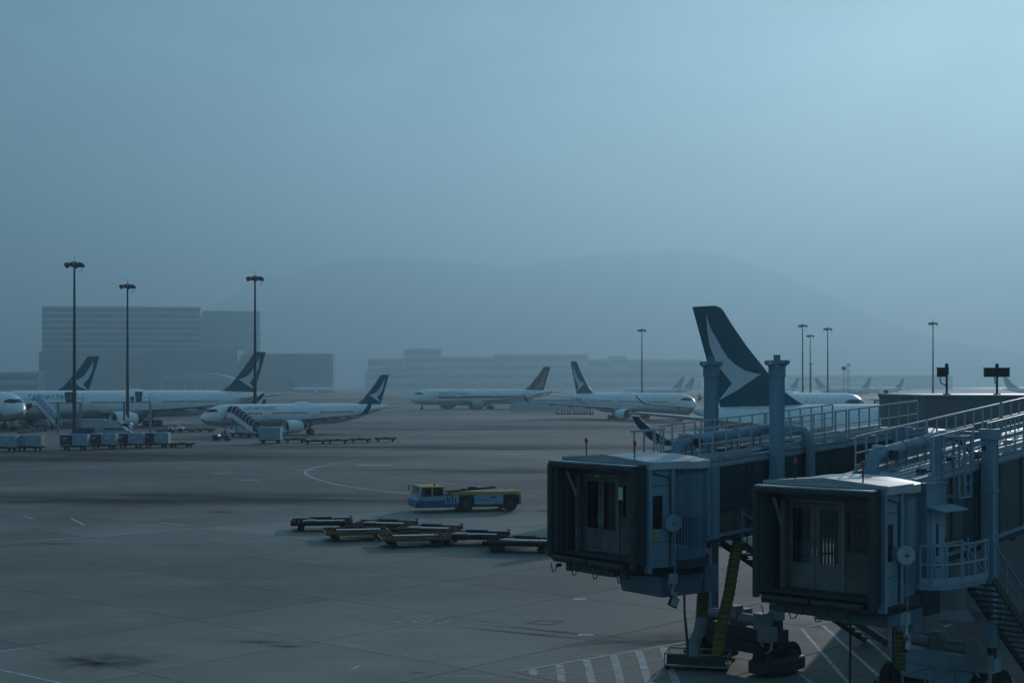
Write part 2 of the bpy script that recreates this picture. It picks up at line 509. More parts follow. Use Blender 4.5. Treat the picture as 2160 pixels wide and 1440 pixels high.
# fin outline and wing-stroke emblem, metres from the foot of the trailing edge (x forward, z up), read for a 9.4 m fin
def _f(p): return ((p[0]-1522)/17.6, (860-p[1])/22.6)
FIN_LE = [(10.8,0),(9.55,.4),(7.5,1.5),(5.7,3.2),(3.3,5.53),(1.6,7.43),(.28,9.07),(-.1,9.3),(-.55,9.4)]
FIN_TE = [(0,0),(-.1,.35),(-1.7,4.4),(-3.52,9.4)]
EMBLEM = [_f(p) for p in ((1495,664),(1501,686),(1507,700),(1515.5,713),(1530,738),(1544,758),(1560,772),(1582,785),(1600,790),(1614,792),
          (1600,802),(1564,825),(1540,837),(1519,847),(1535,830),(1552,811),(1543,800),(1532,788),(1522,776),(1515.5,767),(1508,748),(1501,731),(1496,698))]
BIRD = [_f(p) for p in ((1492,672),(1512,690),(1530,718),(1540,752),(1552,788),(1584,812),(1604,840),(1570,846),(1544,846),(1528,812),(1518,770),(1508,724))]
def _lerp(tab, z, i, j):
    for a, b in zip(tab, tab[1:]):
        if a[j] <= z <= b[j]:
            return a[i] + (b[i]-a[i]) * (z-a[j]) / max(b[j]-a[j], 1e-6)
    return tab[-1][i] if z > tab[-1][j] else tab[0][i]
def naca(c, t):
    return 5*t*(0.2969*math.sqrt(max(c,0)) - 0.126*c - 0.3516*c*c + 0.2843*c**3 - 0.1015*c**4)

WIDE = dict(L=66.8, R=3.0, zc=4.85, gear=33.6, nose_gear=4.9, semi=32.3, root=(22.5, 12.6), kink=(11.0, 7.6), tip=(30.0, 2.5), sweep=34, dih=3.6,
            wlet=(2.3, 1.9, True), eng=(10.6, 20.6, 1.72, 6.3), stab=(10.0, 6.4, 2.3, 37), fin=1.0, wheels=2, winz=0.45)
LONG = dict(WIDE, L=73.8, gear=37.6, root=(25.6, 13.0), eng=(10.6, 23.8, 1.78, 6.5), wheels=3)
TWIN = dict(WIDE, L=63.7, R=2.82, zc=4.55, gear=32.0, nose_gear=6.7, semi=29.6, root=(20.5, 11.2), kink=(9.5, 7.0), tip=(28.4, 2.4), sweep=33,
            wlet=(.9, 1.9, False), eng=(9.4, 17.6, 1.5, 5.6), stab=(9.7, 6.0, 2.2, 36))
NARROW = dict(WIDE, L=44.5, R=2.03, zc=3.86, gear=22.0, nose_gear=5.1, semi=17.2, root=(16.4, 6.6), kink=(6.4, 4.2), tip=(16.6, 1.7), sweep=27, dih=5.0,
              wlet=(.75, 2.5, False), eng=(5.75, 14.8, 1.22, 4.3), stab=(6.2, 3.9, 1.4, 33), fin=.62, wheels=1, winz=0.32)

def make_plane(sp, label, cat, loc, az, livery='green', titles=(), lod=2, group=None, scale=1.0, emblem=True, stroke=True, badge=False, name='airliner'):
    root = empty(name, loc, rotz_for(az), label, cat, group)
    root.scale = (scale,)*3
    L, Rr, zc0, xg = sp['L'], sp['R'], sp['zc'], sp['gear']
    Ln, Lt = 2.7*Rr, L - 7.2*Rr
    def rad(d):
        if d < Ln:
            t = max(d/Ln, 0.0); return Rr * (1-(1-t)**2)**.60
        if d > Lt:
            t = min((d-Lt)/(L-Lt), 1); return Rr * (1 - .90*t**1.45)
        return Rr
    def cen(d):
        if d < Ln: return zc0 - .26*Rr*(1-d/Ln)**1.8
        if d > Lt: return zc0 + (Rr-rad(d))*.80
        return zc0
    def surf(d, a, off=0.0):
        r = rad(d) + off
        return (xg-d, r*math.sin(a), cen(d) + r*math.cos(a)*1.015)
    def ang_at(d, z):
        q = (z-cen(d))/(rad(d)*1.015)
        return math.acos(max(-1, min(1, q)))
    nseg = 36 if lod else 14
    ds = [Ln*(k/12)**1.7 for k in range(13)] if lod else [Ln*(k/4)**1.7 for k in range(5)]
    ds[0] = 0.004
    nmid = 22 if lod else 2
    ds += [Ln + (Lt-Ln)*k/nmid for k in range(1, nmid+1)]
    nt_ = 14 if lod else 4
    ds += [Lt + (L-Lt)*k/nt_ for k in range(1, nt_+1)]
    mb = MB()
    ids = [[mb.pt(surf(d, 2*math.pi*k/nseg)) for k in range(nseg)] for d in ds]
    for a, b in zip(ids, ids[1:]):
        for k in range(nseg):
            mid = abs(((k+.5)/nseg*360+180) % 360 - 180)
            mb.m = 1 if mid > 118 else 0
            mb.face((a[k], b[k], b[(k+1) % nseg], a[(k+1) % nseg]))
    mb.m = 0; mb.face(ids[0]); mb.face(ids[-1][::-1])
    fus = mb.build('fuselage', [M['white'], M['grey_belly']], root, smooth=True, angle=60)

    def patch(d0, d1, zlo, zhi, off, side, n=8, m=5):
        g = MB(); rows = []
        for i in range(n+1):
            d = d0 + (d1-d0)*i/n
            lo = zlo(d) if callable(zlo) else zlo
            hi = zhi(d) if callable(zhi) else zhi
            a0, a1 = ang_at(d, lo), ang_at(d, hi)
            rows.append([surf(d, side*(a0+(a1-a0)*j/m), off) for j in range(m+1)])
        return rows
    # cockpit glazing, side windows, doors
    if lod:
        g = MB()
        cd0, cd1 = Rr*.52, Rr*1.36
        lo = lambda d: zc0 + Rr*(.31 + .04*(d-cd0)/(cd1-cd0))
        hi = lambda d: zc0 + Rr*(.56 + .06*(d-cd0)/(cd1-cd0)) - max(0, d-cd1*.86)/(cd1*.14)*Rr*.12
        for s in (1, -1):
            g.loft(patch(cd0, cd1, lo, hi, .012, s, 12, 6), cap=False, closed=False)
        g.build('cockpit_window', M['glassdark'], fus)
        g = MB(); w, h, zz = (.26, .38, zc0 + sp['winz'])
        doors = [L*.108, L*.30, L*.545, L*.80]
        d = L*.125
        while d < L*.80:
            if all(abs(d-q) > 1.3 for q in doors):
                for s in (1, -1):
                    a0, a1 = ang_at(d, zz+h/2), ang_at(d, zz-h/2)
                    g.poly([surf(d-w/2, s*a0, .012), surf(d+w/2, s*a0, .012), surf(d+w/2, s*a1, .012), surf(d-w/2, s*a1, .012)])
            d += .535
        g.build('window_row', M['glassdark'], fus, kind='stuff')
        for q in doors:
            for s in (1, -1):
                g = MB(); dw = .54; z0, z1 = zc0 - .42, zc0 + 1.42*min(1, Rr/3+.12)
                e = .05
                for (a, b, c, f) in ((q-dw, q-dw+e, z0, z1), (q+dw-e, q+dw, z0, z1), (q-dw+e, q+dw-e, z1-e, z1), (q-dw+e, q+dw-e, z0, z0+e)):
                    g.loft(patch(a, b, c, f, .014, s, 2, 6), cap=False, closed=False)
                g.build('door', M['wing_grey'], fus)
        if livery == 'green' and stroke:                # the brush stroke on the nose
            for s in (1, -1):
                g = MB(); f0, f1 = Rr*1.5, Rr*3.6
                lo = lambda d: zc0 - Rr*.52 + Rr*.62*((d-f0)/(f1-f0))**2
                hi = lambda d: lo(d) + Rr*.40*math.sin(math.pi*min(1, max(0, (d-f0)/(f1-f0))))**.8 + .02
                g.loft(patch(f0, f1, lo, hi, .013, s, 14, 5), cap=False, closed=False)
                g.build('nose_stroke', M['green'], fus)
        if badge:                                        # a small orange flower badge below the side window
            for s in (1, -1):
                g = MB()
                for q in range(5):
                    a0 = R(90 + 72*q); d0, z0 = 4.0, zc0 - .55
                    p = [(d0, z0), (d0+.30*math.cos(a0-.35), z0+.30*math.sin(a0-.35)), (d0+.55*math.cos(a0), z0+.55*math.sin(a0)), (d0+.30*math.cos(a0+.35), z0+.30*math.sin(a0+.35))]
                    g.poly([surf(x, s*ang_at(x, z), .02) for x, z in p])
                g.build('nose_badge', M['orange'], fus)
        if livery == 'navy':
            for s in (1, -1):
                g = MB(); zb = zc0 + .12
                g.loft(patch(L*.155, L*.80, zb-.50, zb+.04, .012, s, 30, 3), cap=False, closed=False)
                g.build('stripe', M['navy'], fus)
                g = MB()
                g.loft(patch(L*.155, L*.78, zb-.66, zb-.50, .012, s, 30, 2), cap=False, closed=False)
                g.build('stripe', M['gold'], fus)
        # satellite fairing on the spine
        g = MB(); q = L*.47 if lod else 0
        g.loft([[surf(q+dx, s*.34*k/3, .02 + hh*math.cos(k/3*math.pi/2)) for k, s in ((3,-1),(2,-1),(1,-1),(0,1),(1,1),(2,1),(3,1))]
                for dx, hh in ((0,.0),(.5,.22),(1.2,.30),(2.6,.30),(3.4,.2),(4.2,0))], cap=False, closed=False)
        g.build('antenna_fairing', M['white'], fus, smooth=True, angle=70)
    for (txt, size, dd, zz, sides, mname) in titles:
        vs, fs = text_mesh(txt, size)
        wid = max(v[0] for v in vs)
        for s in sides:
            g = MB()
            for (x, y) in vs:
                d = dd + x if s > 0 else dd + wid - x
                g.pt(surf(d, s*ang_at(d, zz+y), .014))
            for f in fs: g.face(f)
            g.build('lettering', M[mname], fus)

    # fin
    k = sp['fin']; xt = xg - (L - 3.1*k)                  # foot of the trailing edge
    zb = zc0 + Rr*.86
    if lod == 0: zb += .1
    H = (zc0 + Rr*1.0 + 9.25*k) - zb
    zs_ = [0,.2,.5,1,1.6,2.4,3.2,4.4,5.5,6.6,7.4,8.3,8.9,9.2,9.4] if lod else [0,1,3.2,9.0,9.4]
    kz = H/9.4
    cs = [0,.015,.05,.12,.25,.42,.62,.82,1] if lod else [0,.1,.4,1]
    def sect(z):
        le, te = _lerp(FIN_LE, z, 0, 1), _lerp(FIN_TE, z, 0, 1)
        return le, te
    def half(x, z):
        le, te = sect(z); ch = max(le-te, .1)
        c = min(1, max(0, (le-x)/ch))
        core = min(ch, 8.2)
        return naca(max(c, 1e-4), .095)*core + .03*(1-c)*0
    rings = []
    for z in zs_:
        le, te = sect(z); ch = le-te
        pts = [(le-ch*c, half(le-ch*c, z)) for c in cs]
        ring = [(xt + x*k, y*k, zb + z*kz) for x, y in pts] + [(xt + x*k, -y*k, zb + z*kz) for x, y in pts[-2:0:-1]]
        rings.append(ring)
    mb = MB(); mb.loft(rings)
    fin = mb.build('fin', M['bdark'] if lod == 0 else M['green'] if livery == 'green' else M['navy'], root, smooth=True, angle=40)
    if lod:
        for s in (1, -1):
            g = MB()
            for z0, z1 in zip(zs_[3:-3], zs_[4:-2]):
                q = []
                for z in (z0, z1):
                    le, te = sect(z); x = te + min(le-te, 8.2)*.30
                    q += [(xt+x*k-.02, s*(half(x, z)*k+.012), zb+z*kz), (xt+x*k+.02, s*(half(x, z)*k+.012), zb+z*kz)]
                g.poly([q[0], q[1], q[3], q[2]])
            g.build('rudder_gap', M['dark'], fin)
    if emblem:
        shape = EMBLEM if livery == 'green' else BIRD
        bm = bmesh.new()
        f = bm.faces.new([bm.verts.new((x, z, 0)) for x, z in shape])
        bmesh.ops.triangulate(bm, faces=[f])
        for i in range(1, 40):
            bmesh.ops.bisect_plane(bm, geom=bm.verts[:]+bm.edges[:]+bm.faces[:], plane_co=(0, i*.25, 0), plane_no=(0,1,0))
            bmesh.ops.bisect_plane(bm, geom=bm.verts[:]+bm.edges[:]+bm.faces[:], plane_co=(-4+i*.4, 0, 0), plane_no=(1,0,0))
        bm.verts.index_update()
        for s in (1, -1):
            g = MB()
            for v in bm.verts:
                g.pt((xt + v.co.x*k, s*(half(v.co.x, v.co.y)*k + .02 + .01*k), zb + v.co.y*kz))
            for f in bm.faces: g.face([q.index for q in f.verts])
            g.build('tail_emblem', M['emblem'] if livery == 'green' else M['gold'], fin)
        bm.free()

    # wings, tailplanes
    def lifting(secs, name, mats, cs=(0,.01,.04,.10,.22,.40,.60,.80,1)):
        """secs: (le point, chord, thickness ratio, unit normal)"""
        g = MB(); rings = []
        for le, ch, t, nrm in secs:
            le, nrm = Vector(le), Vector(nrm).normalized()
            up = [le + Vector((-ch*c, 0, 0)) + nrm*(naca(c, t)*ch*1.15) for c in cs]
            dn = [le + Vector((-ch*c, 0, 0)) - nrm*(naca(c, t)*ch*.75) for c in cs[-2:0:-1]]
            rings.append(up + dn)
        g.loft(rings)
        return g.build(name, mats, root, smooth=True, angle=45)
    for s in (1, -1):
        semi, (rd, rc), (ky, kc), (ty, tch) = sp['semi'], sp['root'], sp['kink'], sp['tip']
        tan = math.tan(R(sp['sweep'])); di = math.tan(R(sp['dih']))
        zr = zc0 - Rr*.62
        y0 = Rr*.55
        def le(y): return (xg - rd - (y-Rr)*tan, s*y, zr + (y-Rr)*di + .0008*max(0, y-Rr)**2)
        secs = [((le(y0)[0], s*y0, zr-.1), rc+ (Rr-y0)*.6, .13, (0,0,1)), (le(Rr*1.05), rc, .13, (0,0,1))]
        secs.append((le(ky), kc, .115, (0,0,1)))
        for q in (.25, .5, .75, 1):
            y = ky + (ty-ky)*q; secs.append((le(y), kc + (tch-kc)*q, .10, (0,0,1)))
        wing = lifting(secs, 'wing', M['wing_grey'])
        wl, wh, curved = sp['wlet']
        p = Vector(le(ty)); secs = [(p, tch, .10, (0,0,1))]
        steps = 6
        for q in range(1, steps+1):
            t = q/steps
            if curved:
                a = R(78)*t
                dy, dz = wl*math.sin(a)/math.sin(R(78)), wh*(1-math.cos(a))/(1-math.cos(R(78)))
                dx = -2.6*t**1.3
                ch = tch*(1-.72*t)
                nr = (0, -s*math.sin(a), math.cos(a))
            else:
                a = R(74)*min(1, t*2.2)
                dy, dz = wl*min(1, t*2.0)**.8*(.75+.25*t), wh*max(0, (t-.08)/.92)
                dx = -(.30*wl + wh*.72*t)
                ch = tch*(1-.62*t)
                nr = (0, -s*math.sin(a), math.cos(a))
            secs.append((p + Vector((dx, s*dy, dz + dy*di)), ch, .09, nr))
        wlm = lifting(secs, 'winglet', M['green'] if livery == 'green' else M['white'])
        ev, ed, er, el = sp['eng']
        # flap-track fairings
        if lod:
            for q in (.30, .50, .70):
                y = ky*.6 + (ty-ky*.6)*q*1.05; c = kc + (tch-kc)*max(0, min(1, (y-ky)/(ty-ky)))
                p0 = Vector(le(y)) + Vector((-c*.45, 0, -.12))
                g = MB(); g.tube([p0, p0+Vector((-c*.25,0,-.22)), p0+Vector((-c*.55,0,-.18)), p0+Vector((-c*.72,0,0))], [.06,.24,.18,.03], 8)
                o = g.build('flap_fairing', M['wing_grey'], root, smooth=True, angle=60)
        # engine
        pw = Vector(le(ev))
        ez = pw.z - er*.98 - (.15 if sp['fin'] == 1 else .05)
        ex = xg - ed
        prof = [(.9,.52*er),(.5,.80*er),(.12,.83*er),(0,.90*er),(-.06,.93*er),(.0,.965*er),(-.0,.965*er)]
        outer = [(el*.45, er*.80*0+er*.82)] 
        g = MB()
        axx = (-1, 0, 0); o_ = (ex, s*ev, ez)
        g.lathe([(1.1,.80*er),(.45,.80*er),(.12,.84*er),(.02,.89*er),(0,.92*er),(.05,.955*er),(.30,1.0*er),(el*.35,1.02*er),(el*.62,.97*er),(el*.84,.82*er),(el*.84,.76*er)], o_, axx, 28 if lod else 10)
        nac = g.build('engine', M['white'] if livery == 'green' else M['wing_grey'], root, smooth=True, angle=50)
        if lod:
            g = MB(); g.lathe([(.02,.885*er),(0,.92*er),(.05,.957*er),(.16,.985*er)], (ex+.012, s*ev, ez), axx, 28)
            g.build('inlet_lip', M['bare'], nac, smooth=True)
            g = MB(); g.lathe([(.95,.79*er),(.95,.24*er),(.55,.12*er),(.35,.01)], o_, axx, 28)
            for q in range(22):
                t = 2*math.pi*q/22
                c0 = Vector((ex-.9, s*ev+math.cos(t)*.24*er, ez+math.sin(t)*.24*er)); c1 = Vector((ex-.86, s*ev+math.cos(t+.35)*.77*er, ez+math.sin(t+.35)*.77*er))
                g.bar(c0, c1, .10*er, .02, (1,0,0))
            g.build('fan', M['dark'], nac, smooth=True)
            g = MB(); g.lathe([(el*.78,.62*er),(el*.95,.55*er),(el*1.06,.44*er),(el*1.06,.36*er),(el*1.22,.06*er)], o_, axx, 24)
            g.build('exhaust_cone', M['dark'], nac, smooth=True)
            g = MB()
            wz = pw.z
            g.hexa([(ex-.9, s*ev-.16, ez+er*.9), (ex-el*.98, s*ev-.2, ez+er*.55), (ex-el*.98, s*ev+.2, ez+er*.55), (ex-.9, s*ev+.16, ez+er*.9)],
                   [(pw.x+.2, s*ev-.12, wz+.05), (pw.x-kc*.55, s*ev-.15, wz-.2), (pw.x-kc*.55, s*ev+.15, wz-.2), (pw.x+.2, s*ev+.12, wz+.05)])
            g.build('pylon', M['wing_grey'], nac)
        # tailplane
        sm, sr, st, sw = sp['stab']
        zt = zc0 + Rr*.34
        d0 = L - 9.4*(sm/9.4)
        lo_ = Vector((xg-d0, s*rad(d0)*.4, zt))
        hi_ = Vector((xg-d0-sm*math.tan(R(sw)), s*sm, zt + sm*.11))
        lifting([(lo_, sr, .10, (0,0,1)), (lo_.lerp(hi_, .5), (sr+st)/2, .095, (0,0,1)), (lo_.lerp(hi_, .96), sr+(st-sr)*.96, .09, (0,0,1)), (hi_+Vector((-.3,0,0)), st*.75, .05, (0,0,1))], 'tailplane', M['white'])
    # landing gear
    def gear(x, y, r, n, top, w, gap):
        g = MB()
        g.tube([(x, y, r), (x, y, top)], .13*r/.6+.05, 10)
        g.bar((x, y, r*1.3), (x-1.0, y*.8, top), .14)
        if n > 1: g.bar((x - gap*(n-1)/2, y, r), (x + gap*(n-1)/2, y, r), .22)
        g.bar((x, y-w, r), (x, y+w, r), .16)
        leg = g.build('landing_gear', M['steel'], root, smooth=True)
        for i in range(n):
            for t in (-1, 1):
                g = MB(); c = (x + gap*(i-(n-1)/2), y+t*w, r); ax = (0, 1, 0)
                g.wheel(c, ax, r, r*.62, 18)
                g.m = 1; g.lathe([(-r*.33,r*.5),(-r*.30,r*.12),(r*.30,r*.12),(r*.33,r*.5)], c, ax, 14, True)
                g.build('wheel', [M['rubber'], M['steel']], leg, smooth=True)
        return leg
    wr = .66 if sp['fin'] == 1 else .58
    if lod:
        for s in (1, -1):
            gear(0, s*(5.3 if sp['fin'] == 1 else 3.8), wr, sp['wheels'], zc0 - Rr*.6, .68 if sp['fin'] == 1 else .46, 1.45)
            g = MB(); yy = s*(4.3 if sp['fin'] == 1 else 3.1)
            g.box(-.9, .9, yy-.04, yy+.04, zc0-Rr*1.25, zc0-Rr*.62)
            g.build('gear_door', M['white'], root)
        gear(xg - sp['nose_gear'], 0, wr*.78, 1, zc0 - Rr*.6, .3, 1)
    # belly fairing
    g = MB()
    q0, q1 = sp['root'][0]-3, sp['root'][0]+sp['root'][1]+4
    rg = []
    for i in range(9):
        t = i/8; d = q0 + (q1-q0)*t; bul = math.sin(math.pi*t)**.5*.42*Rr/3 + .005
        rg.append([surf(d, R(a), bul if abs(a) < 181 else 0) for a in range(112, 249, 17)])
    g.loft(rg, cap=False, closed=False)
    g.build('belly_fairing', M['grey_belly'], root, smooth=True, angle=70)
    return root

M['emblem'] = mat('pale_grey_emblem', (0.60, 0.66, 0.72), 0.45, var=0.08)

def heading(az): return Vector((math.sin(R(az)), math.cos(R(az)), 0))
# the green-tailed airliner beside the jet bridges
az = 139; tail = Vector((17.8, 138.0, 0))
make_plane(WIDE, 'white wide-body airliner with tall green fin standing behind the jet bridges', 'airliner', tail + heading(az)*33.2, az,
           titles=[('A350', .85, 52.6, 5.75, (1, -1), 'green'), ('CATHAY PACIFIC', 1.5, 9.0, 6.0, (1, -1), 'green')])
# the two parked beside the light masts
make_plane(LONG, 'long white airliner with green lettering on stand behind the left light masts', 'airliner', (-88.0, 335, 0), -139.6, scale=1.05,
           titles=[('CATHAY PACIFIC', 1.55, 8.9, 6.05, (1, -1), 'green')])
make_plane(NARROW, 'single-aisle white airliner with stairs at its front door', 'airliner', (-41.6, 277, 0), -134.5, stroke=False, badge=True,
           titles=[('CATHAY PACIFIC', .95, 8.3, 4.75, (1, -1), 'green')])
# airliner with the dark tail and stripe on the taxiway
make_plane(WIDE, 'white airliner with dark blue gold-marked tail taxiing beyond the apron', 'airliner', (-11.6, 570, 0), -125, livery='navy',
           titles=[('SINGAPORE AIRLINES', 1.45, 66.8*.165, 5.75, (1, -1), 'navy')])
az = 152; tail = Vector((17.7, 425, 0))
make_plane(TWIN, 'white green-tailed airliner parked nose right beyond the wire blast fence', 'airliner', tail + heading(az)*31.7, az, stroke=False)
# only a nose and only a fin in the picture
nose = px(45, 0, 292); nose.z = 0
make_plane(WIDE, 'white airliner of which only the nose shows at the left edge', 'airliner', nose - heading(140)*33.6, 140)
tl = px(207, 0, 375); tl.z = 0
make_plane(WIDE, 'airliner showing only its green fin above the long airliner', 'airliner', tl + heading(-140)*33.2, -140)
nose = px(1825, 0, 282); nose.z = 0
make_plane(WIDE, 'white airliner whose nose shows right of the tall green fin', 'airliner', nose - heading(165)*33.6, 165)
# small and pale across the field
far = None
for i, (x, Y, a, lab) in enumerate([(1440, 900, -118, 'pale distant airliner, first of two left of the tall fin'), (1462, 930, -118, 'pale distant airliner, second of two left of the tall fin'),
        (1683, 960, -125, 'faint far airliner behind the cluster of light masts'), (1722, 1010, 122, 'faint far airliner between the mast cluster and the tall single mast'),
        (1835, 960, -122, 'faint far airliner right of the striped tower'), (1905, 1030, -122, 'faint far airliner left of the mast by the concrete block'),
        (2120, 900, 118, 'faint far airliner beyond the right black display'), (610, 1100, 118, 'faint far airliner in front of the long low shed')]):
    p = px(x, 0, Y*1.4); p.z = 0
    p = p + heading(a)*30
    if far is None:
        far = make_plane(TWIN, lab, 'airliner', p, a, lod=0, group='airliners parked across the field', emblem=False)
        f0 = far
    else:
        c = copy_tree(f0); c.location = p; c.rotation_euler = (0, 0, rotz_for(a)); c['label'] = lab
# ---------------------------------------------------------------- jet bridges
def jet_bridge(P, az_t, az_c, d, w, F, zt0, m, tmax, label, rails_near, rails_far, col_t, col_top, duct, no):
    root = empty('jet_bridge', (P[0], P[1], 0), rotz_for(az_t), label, 'jet bridge', 'boarding bridges')
    Mc = Matrix.Rotation(R(az_t - az_c), 4, 'Z')
    top = F + 2.99
    zt = lambda t: zt0 + m*t
    zb = lambda t: zt0 - 2.6 + m*t
    hw = 1.15
    # --- cab
    f0 = -d
    cab = MB(Mc); xa, xb = f0 + .62, f0 + 1.75; bx_in = f0 + 1.08
    cab.box(f0+.62, xb, -w+.06, w-.06, F-.22, F)                           # floor
    cab.box(xa, xb, w-.14, w-.04, F, top-.05)                              # far side wall
    cab.box(xa, xb, -w+.04, -w+.14, F, F+.95)                              # near side wall, round its window
    cab.box(xa, xb, -w+.04, -w+.14, F+1.95, top-.05)
    cab.box(xa, xa+.22, -w+.04, -w+.14, F+.95, F+1.95); cab.box(xa+.62, xb, -w+.04, -w+.14, F+.95, F+1.95)
    cab_o = cab.build('cab', M['pbb'], root)
    g = MB(Mc); g.box(xa+.22, xa+.62, -w+.07, -w+.10, F+.95, F+1.95); g.build('side_window', M['glassdark'], cab_o)
    g = MB(Mc); g.box(xa-.02, xa+.10, -w-.06, -w+.16, F-.35, top); g.box(xb-.20, xb-.06, -w-.03, -w+.04, F-.2, top-.1)
    g.build('corner_post', M['pbb'], cab_o)
    for q in ((xa, bx_in, w-.16, w-.142, F+.013, top-.06), (xa, bx_in, -w+.142, -w+.16, F+.013, F+.94), (xa, bx_in, -w+.142, -w+.16, F+1.96, top-.06), (xa, bx_in, -w+.17, w-.17, F+.002, F+.012)):
        g = MB(Mc); g.box(*q); g.build('liner', M['bellow'], cab_o)
    # gabled roof with a deep fascia
    g = MB(Mc)
    yl = w + .12
    for (x0, x1, dz) in ((f0+.60, xb+.5, 0),):
        g.loft([[(x0, -yl, top-.02), (x0, 0, top+.13), (x0, yl, top-.02), (x0, yl, top-.24), (x0, -yl, top-.24)],
                [(x1, -yl*.96, top-.02), (x1, 0, top+.13), (x1, yl*.96, top-.02), (x1, yl*.96, top-.24), (x1, -yl*.96, top-.24)]])
    roof = g.build('cab_roof', M['pbbroof'], root)
    g = MB(Mc); g.loft([[(f0+.585, -yl-.02, top-.10), (f0+.585, -yl-.02, top-.01), (f0+.585, 0, top+.14), (f0+.585, yl+.02, top-.01), (f0+.585, yl+.02, top-.10), (f0+.585, 0, top+.05)], [(f0+.625, -yl-.02, top-.10), (f0+.625, -yl-.02, top-.01), (f0+.625, 0, top+.14), (f0+.625, yl+.02, top-.01), (f0+.625, yl+.02, top-.10), (f0+.625, 0, top+.05)]])
    g.build('roof_trim', M['galv'], roof)
    # pleated canopy
    g = MB(Mc); rings_o = []
    n = 7
    for i in range(n):
        x = f0 + .06 + .60*i/(n-1); e = .0 if i % 2 == 0 else -.11
        y = w + e; z0, z1 = F - .12 - e*.3, top - .16 + e*.5 + .10*(i/(n-1))
        rings_o.append([(x, -y, z0), (x, -y, z1), (x, y, z1), (x, y, z0)])
    g.loft(rings_o, cap=False)
    rings_i = [[(x, yy*.955, z - (.10 if k in (1, 2) else -.10)) for k, (x, yy, z) in enumerate(r)] for r in rings_o]
    g.loft(rings_i, cap=False)
    can = g.build('canopy', M['bellow'], root)
    g = MB(Mc)                                                            # soft front rim
    zz0, zz1 = F-.18, top-.22
    for a, b in (((f0, -w, zz0), (f0, -w, zz1)), ((f0, -w, zz1), (f0, w, zz1)), ((f0, w, zz1), (f0, w, zz0))):
        g.tube([a, b], .10, 8)
    g.build('front_rim', M['bellow'], can, smooth=True)
    g = MB(Mc); g.box(f0-.06, f0+.20, -w-.02, w+.02, zz1+.085, zz1+.125)
    g.build('rim_flashing', M['galv'], can)
    g = MB(Mc)                                                            # floor bumper rollers
    for k in range(2):
        g.tube([(f0-.10, -w+.25+k*(w-.22), F-.16), (f0-.10, -w+.25+(k+1)*(w-.22)-.08, F-.16)], .085, 10)
    g.box(f0-.05, f0+.62, -w+.2, w-.2, F-.30, F-.18)
    g.build('bumper', M['dark'], cab_o, smooth=True)
    g = MB(Mc)                                                            # cables and brackets below the sill
    rnd = random.Random(no)
    for k in range(7):
        y = -w + .5 + k*(2*w-1)/6 + rnd.uniform(-.15, .15)
        g.bbox((f0+.05, y, F-.42), .16, rnd.uniform(.10, .35), rnd.uniform(.10, .24))
        if k % 2 == 0:
            g.tube([(f0, y, F-.40), (f0-.03, y+.10, F-.62), (f0, y+.26, F-.66), (f0+.02, y+.36, F-.40)], .018, 6)
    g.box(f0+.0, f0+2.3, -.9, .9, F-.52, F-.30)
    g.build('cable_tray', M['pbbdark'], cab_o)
    # interior: rear wall, doors, lamp, struts
    bx = f0 + 1.10
    dl, dr = w - .35, w - 2.05                                             # door leaves between these (far is +y)
    g = MB(Mc)
    g.box(bx, bx+.08, dl, w-.14, F, top-.2); g.box(bx, bx+.08, dr, dl, F+2.40, top-.2)
    if w > 1.9:
        g.box(bx, bx+.08, -w+.14, dr, F, top-.2)
    else:                                                                  # window beside the doors
        g.box(bx, bx+.08, -w+.14, dr, F, F+1.15); g.box(bx, bx+.08, -w+.14, dr, F+2.2, top-.2)
        g.box(bx, bx+.08, dr-.14, dr, F+1.15, F+2.2); g.box(bx, bx+.08, -w+.14, -w+.26, F+1.15, F+2.2)
    back = g.build('rear_wall', M['inside'], cab_o)
    if w <= 1.9:
        g = MB(Mc); g.box(bx+.03, bx+.05, -w+.26, dr-.14, F+1.15, F+2.2); g.build('operator_window', M['clear'], back)
        g = MB(Mc)
        for a, b, c, e in ((-w+.24, dr-.12, 1.12, 1.17), (-w+.24, dr-.12, 2.18, 2.23), (-w+.22, -w+.27, 1.12, 2.23), (dr-.15, dr-.10, 1.12, 2.23)):
            g.box(bx-.03, bx, a, b, F+c, F+e)
        g.build('window_frame', M['dark'], back)
    for k in range(2):
        y0 = dr + k*(dl-dr)/2; y1 = y0 + (dl-dr)/2
        g = MB(Mc)
        g.box(bx+.0, bx+.06, y0+.01, y0+.14, F+.02, F+2.38); g.box(bx, bx+.06, y1-.14, y1-.01, F+.02, F+2.38)
        g.box(bx, bx+.06, y0+.14, y1-.14, F+2.22, F+2.38); g.box(bx, bx+.06, y0+.14, y1-.14, F+.02, F+.72)
        door = g.build('cab_door', M['innerdoor'], cab_o)
        g = MB(Mc); g.box(bx+.02, bx+.035, y0+.14, y1-.14, F+.72, F+2.22); g.build('pane', M['clear'], door)
        g = MB(Mc); g.bbox((bx-.02, y1-.08 if k == 0 else y0+.08, F+1.05), .05, .03, .25); g.build('handle', M['galv'], door)
    g = MB(Mc)
    for a, b, c, e in ((dl, dl+.06, F, F+2.46), (dr-.06, dr, F, F+2.46), (dr, dl, F+2.40, F+2.46)):
        g.box(bx-.04, bx, a, b, c, e)
    g.build('door_frame', M['steel'], cab_o)
    g = MB(Mc); g.tube([(bx-.14, dr+.15, F+2.66), (bx-.14, dl-.12, F+2.66)], .055, 10); g.box(bx-.12, bx, dr+.4, dl-.4, F+2.68, F+2.74)
    g.build('lamp_tube', M['lampglass'], cab_o, smooth=True)
    g = MB(Mc)                                                             # leaning strut and slim post in the far corner
    g.bar((f0+.45, w-.28, top-.45), (f0+.95, w-.34, F+1.45), .07)
    g.build('canopy_strut', M['galv'], can)
